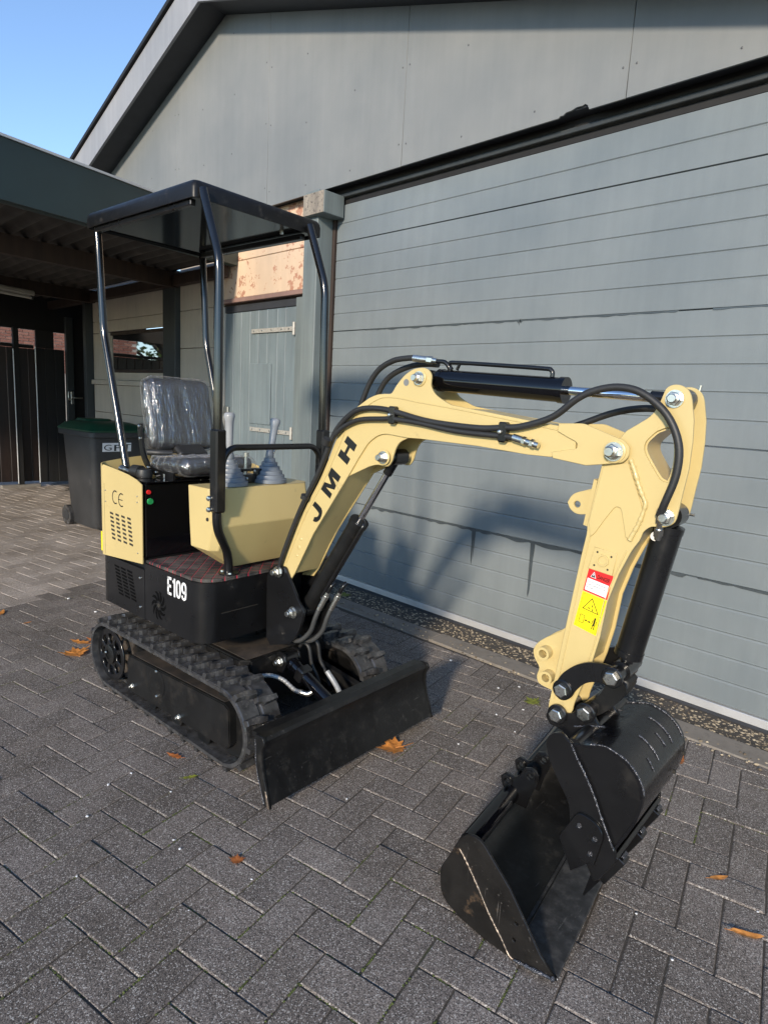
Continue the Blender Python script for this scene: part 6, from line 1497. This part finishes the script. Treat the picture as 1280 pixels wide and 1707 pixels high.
tube('cable_tie', [(-.088, -.188, 1.25), (-.078, -.19, 1.27)], .017, M['hose'], X, k=0); tube('cable_tie', [(-.20, -.180, 1.035), (-.195, -.180, 1.05)], .016, M['hose'], X, k=0)
# hoses at the foot of the lift cylinder
for dy, dx in ((-.055, 0), (-.02, .03)):
    tube('hydraulic_hose', [(-.36 + dx, dy - .09, .47), (-.30 + dx, dy - .09, .445), (-.24 + dx, dy - .09, .45), (-.19 + dx, dy - .08, .50), (-.165 + dx, dy - .08, .56), (-.15 + dx, dy - .07, .61)], .0095, M['braid'] if False else basic('grey_hose', (.04, .04, .039), .5), X)
    coupler((-.153 + dx, dy - .072, .60), (-.118 + dx, dy - .062, .675), ((0, .6, .011), (.6, .8, .0125), (.8, 1., .009)))
    tube('elbow_fitting', [(-.12 + dx, dy - .063, .67), (-.105 + dx, dy - .06, .70), (-.10 + dx, dy - .045, .715)], .008, M['black'], X)

# =================================================================== DITCHING BUCKET standing on the paving
db_ = thing('ditching_bucket', 'wide black toothless bucket lying on the paving under the arm', 'bucket', (-.342, .449, 0), TH)
d_out = densify(D['db'], 3); DW0, DW1 = -.430, .395; sk = -.115
def skew(o):
    for v in o.data.vertices: v.co.x += sk * (v.co.y - DW0)
    return o
for yy in (DW0, DW1): skew(plate('side_wall', d_out, yy, .008, M['scuff'], db_, bev=.0012))
skew(plate('mouth_strip', densify(D['dbstrip'], 3), DW0 - .008, .008, M['scuff'], db_, bev=.0015, holes=[circ(p, .0065, 12)[::-1] for p in D['dbh']]))
skew(plate('mouth_strip', densify(D['dbstrip'], 3), DW1 + .008, .008, M['blade'], db_, bev=.0015))
sh = [(v.x, v.y) for v in crom([(a, b, 0) for a, b in [D['db'][k] for k in (1, 0, 17, 16, 15, 14, 13, 12, 11, 10, 9)] + [(1.046, .016)]], 5)]
bm = bmesh.new(); n = len(sh); rows = []
for i in range(n):
    a = Vector(sh[max(i - 1, 0)]); b = Vector(sh[min(i + 1, n - 1)]); t = (b - a).normalized(); nn = Vector((-t.y, t.x)) * .007; p = Vector(sh[i]); q = p + nn
    rows.append([bm.verts.new(c) for c in ((p.x, DW0, p.y), (p.x, DW1, p.y), (q.x, DW1, q.y), (q.x, DW0, q.y))])
for i in range(n - 1):
    for k in range(4): bm.faces.new((rows[i][k], rows[i][(k + 1) % 4], rows[i + 1][(k + 1) % 4], rows[i + 1][k]))
bm.faces.new(rows[0]); bm.faces.new(rows[-1]); skew(fin('shell', bm, M['blade'], db_, smooth=40))
bm = bmesh.new(); abox(bm, (.985, (DW0 + DW1) / 2, .020), (.135, DW1 - DW0 - .012, .010), Matrix.Rotation(-.10, 3, 'Y'), bev=.001); skew(fin('cutting_edge', bm, M['edge'], db_))
bm = bmesh.new(); cyl(bm, (.772, DW0, .250), (.772, DW1, .250), .028, seg=28); skew(fin('top_tube', bm, M['blackg'], db_, smooth=40))
bm = bmesh.new(); sweep(bm, [(.93, DW0 + .01, .018), (.93, DW1 - .01, .018)], .003, 6); skew(fin('weld_bead', bm, M['blackm'], db_))
bm = bmesh.new(); pw = crom([(a, DW0 - .013, b) for a, b in D['dbweld'][:-1]], 9); sweep(bm, pw, [.0020 + .001 * (k % 2) for k in range(len(pw))], 7, wob=.4); fin('weld_bead', bm, M['bronze'], db_, smooth=60)
bm = bmesh.new(); pw = crom([(a, DW0 - .014, b) for a, b in D['dbweld'][-2:]], 14); sweep(bm, pw, [.0045 + .0015 * (k % 2) for k in range(len(pw))], 7, wob=.4); fin('weld_bead', bm, M['weld'], db_, smooth=60)
for yy in (-.145, -.035):
    e_ = plate('mounting_ear', densify([(.790, .225), (.770, .240), (.742, .265), (.735, .290), (.750, .307), (.778, .305), (.795, .318), (.812, .350), (.832, .357), (.853, .342), (.852, .315), (.835, .270), (.825, .225)], 3), yy, .010, M['black'], db_, holes=[circ((.757, .287), .0105, 16)[::-1], circ((.832, .335), .0105, 16)[::-1]], bev=.0015)
    skew(e_)
    for c_ in ((.757, .287), (.832, .335)):
        bm = bmesh.new(); sg = 24; rg = []
        for r_, h in ((.0105, -.012), (.0175, -.012), (.0175, .012), (.0105, .012)): rg.append([bm.verts.new((c_[0] + r_ * math.cos(2 * math.pi * k / sg), yy + h, c_[1] + r_ * math.sin(2 * math.pi * k / sg))) for k in range(sg)])
        for i in range(4):
            for k in range(sg): bm.faces.new((rg[i][k], rg[i][(k + 1) % sg], rg[(i + 1) % 4][(k + 1) % sg], rg[(i + 1) % 4][k]))
        b_ = skew(fin('bush', bm, M['black'], e_, smooth=40))
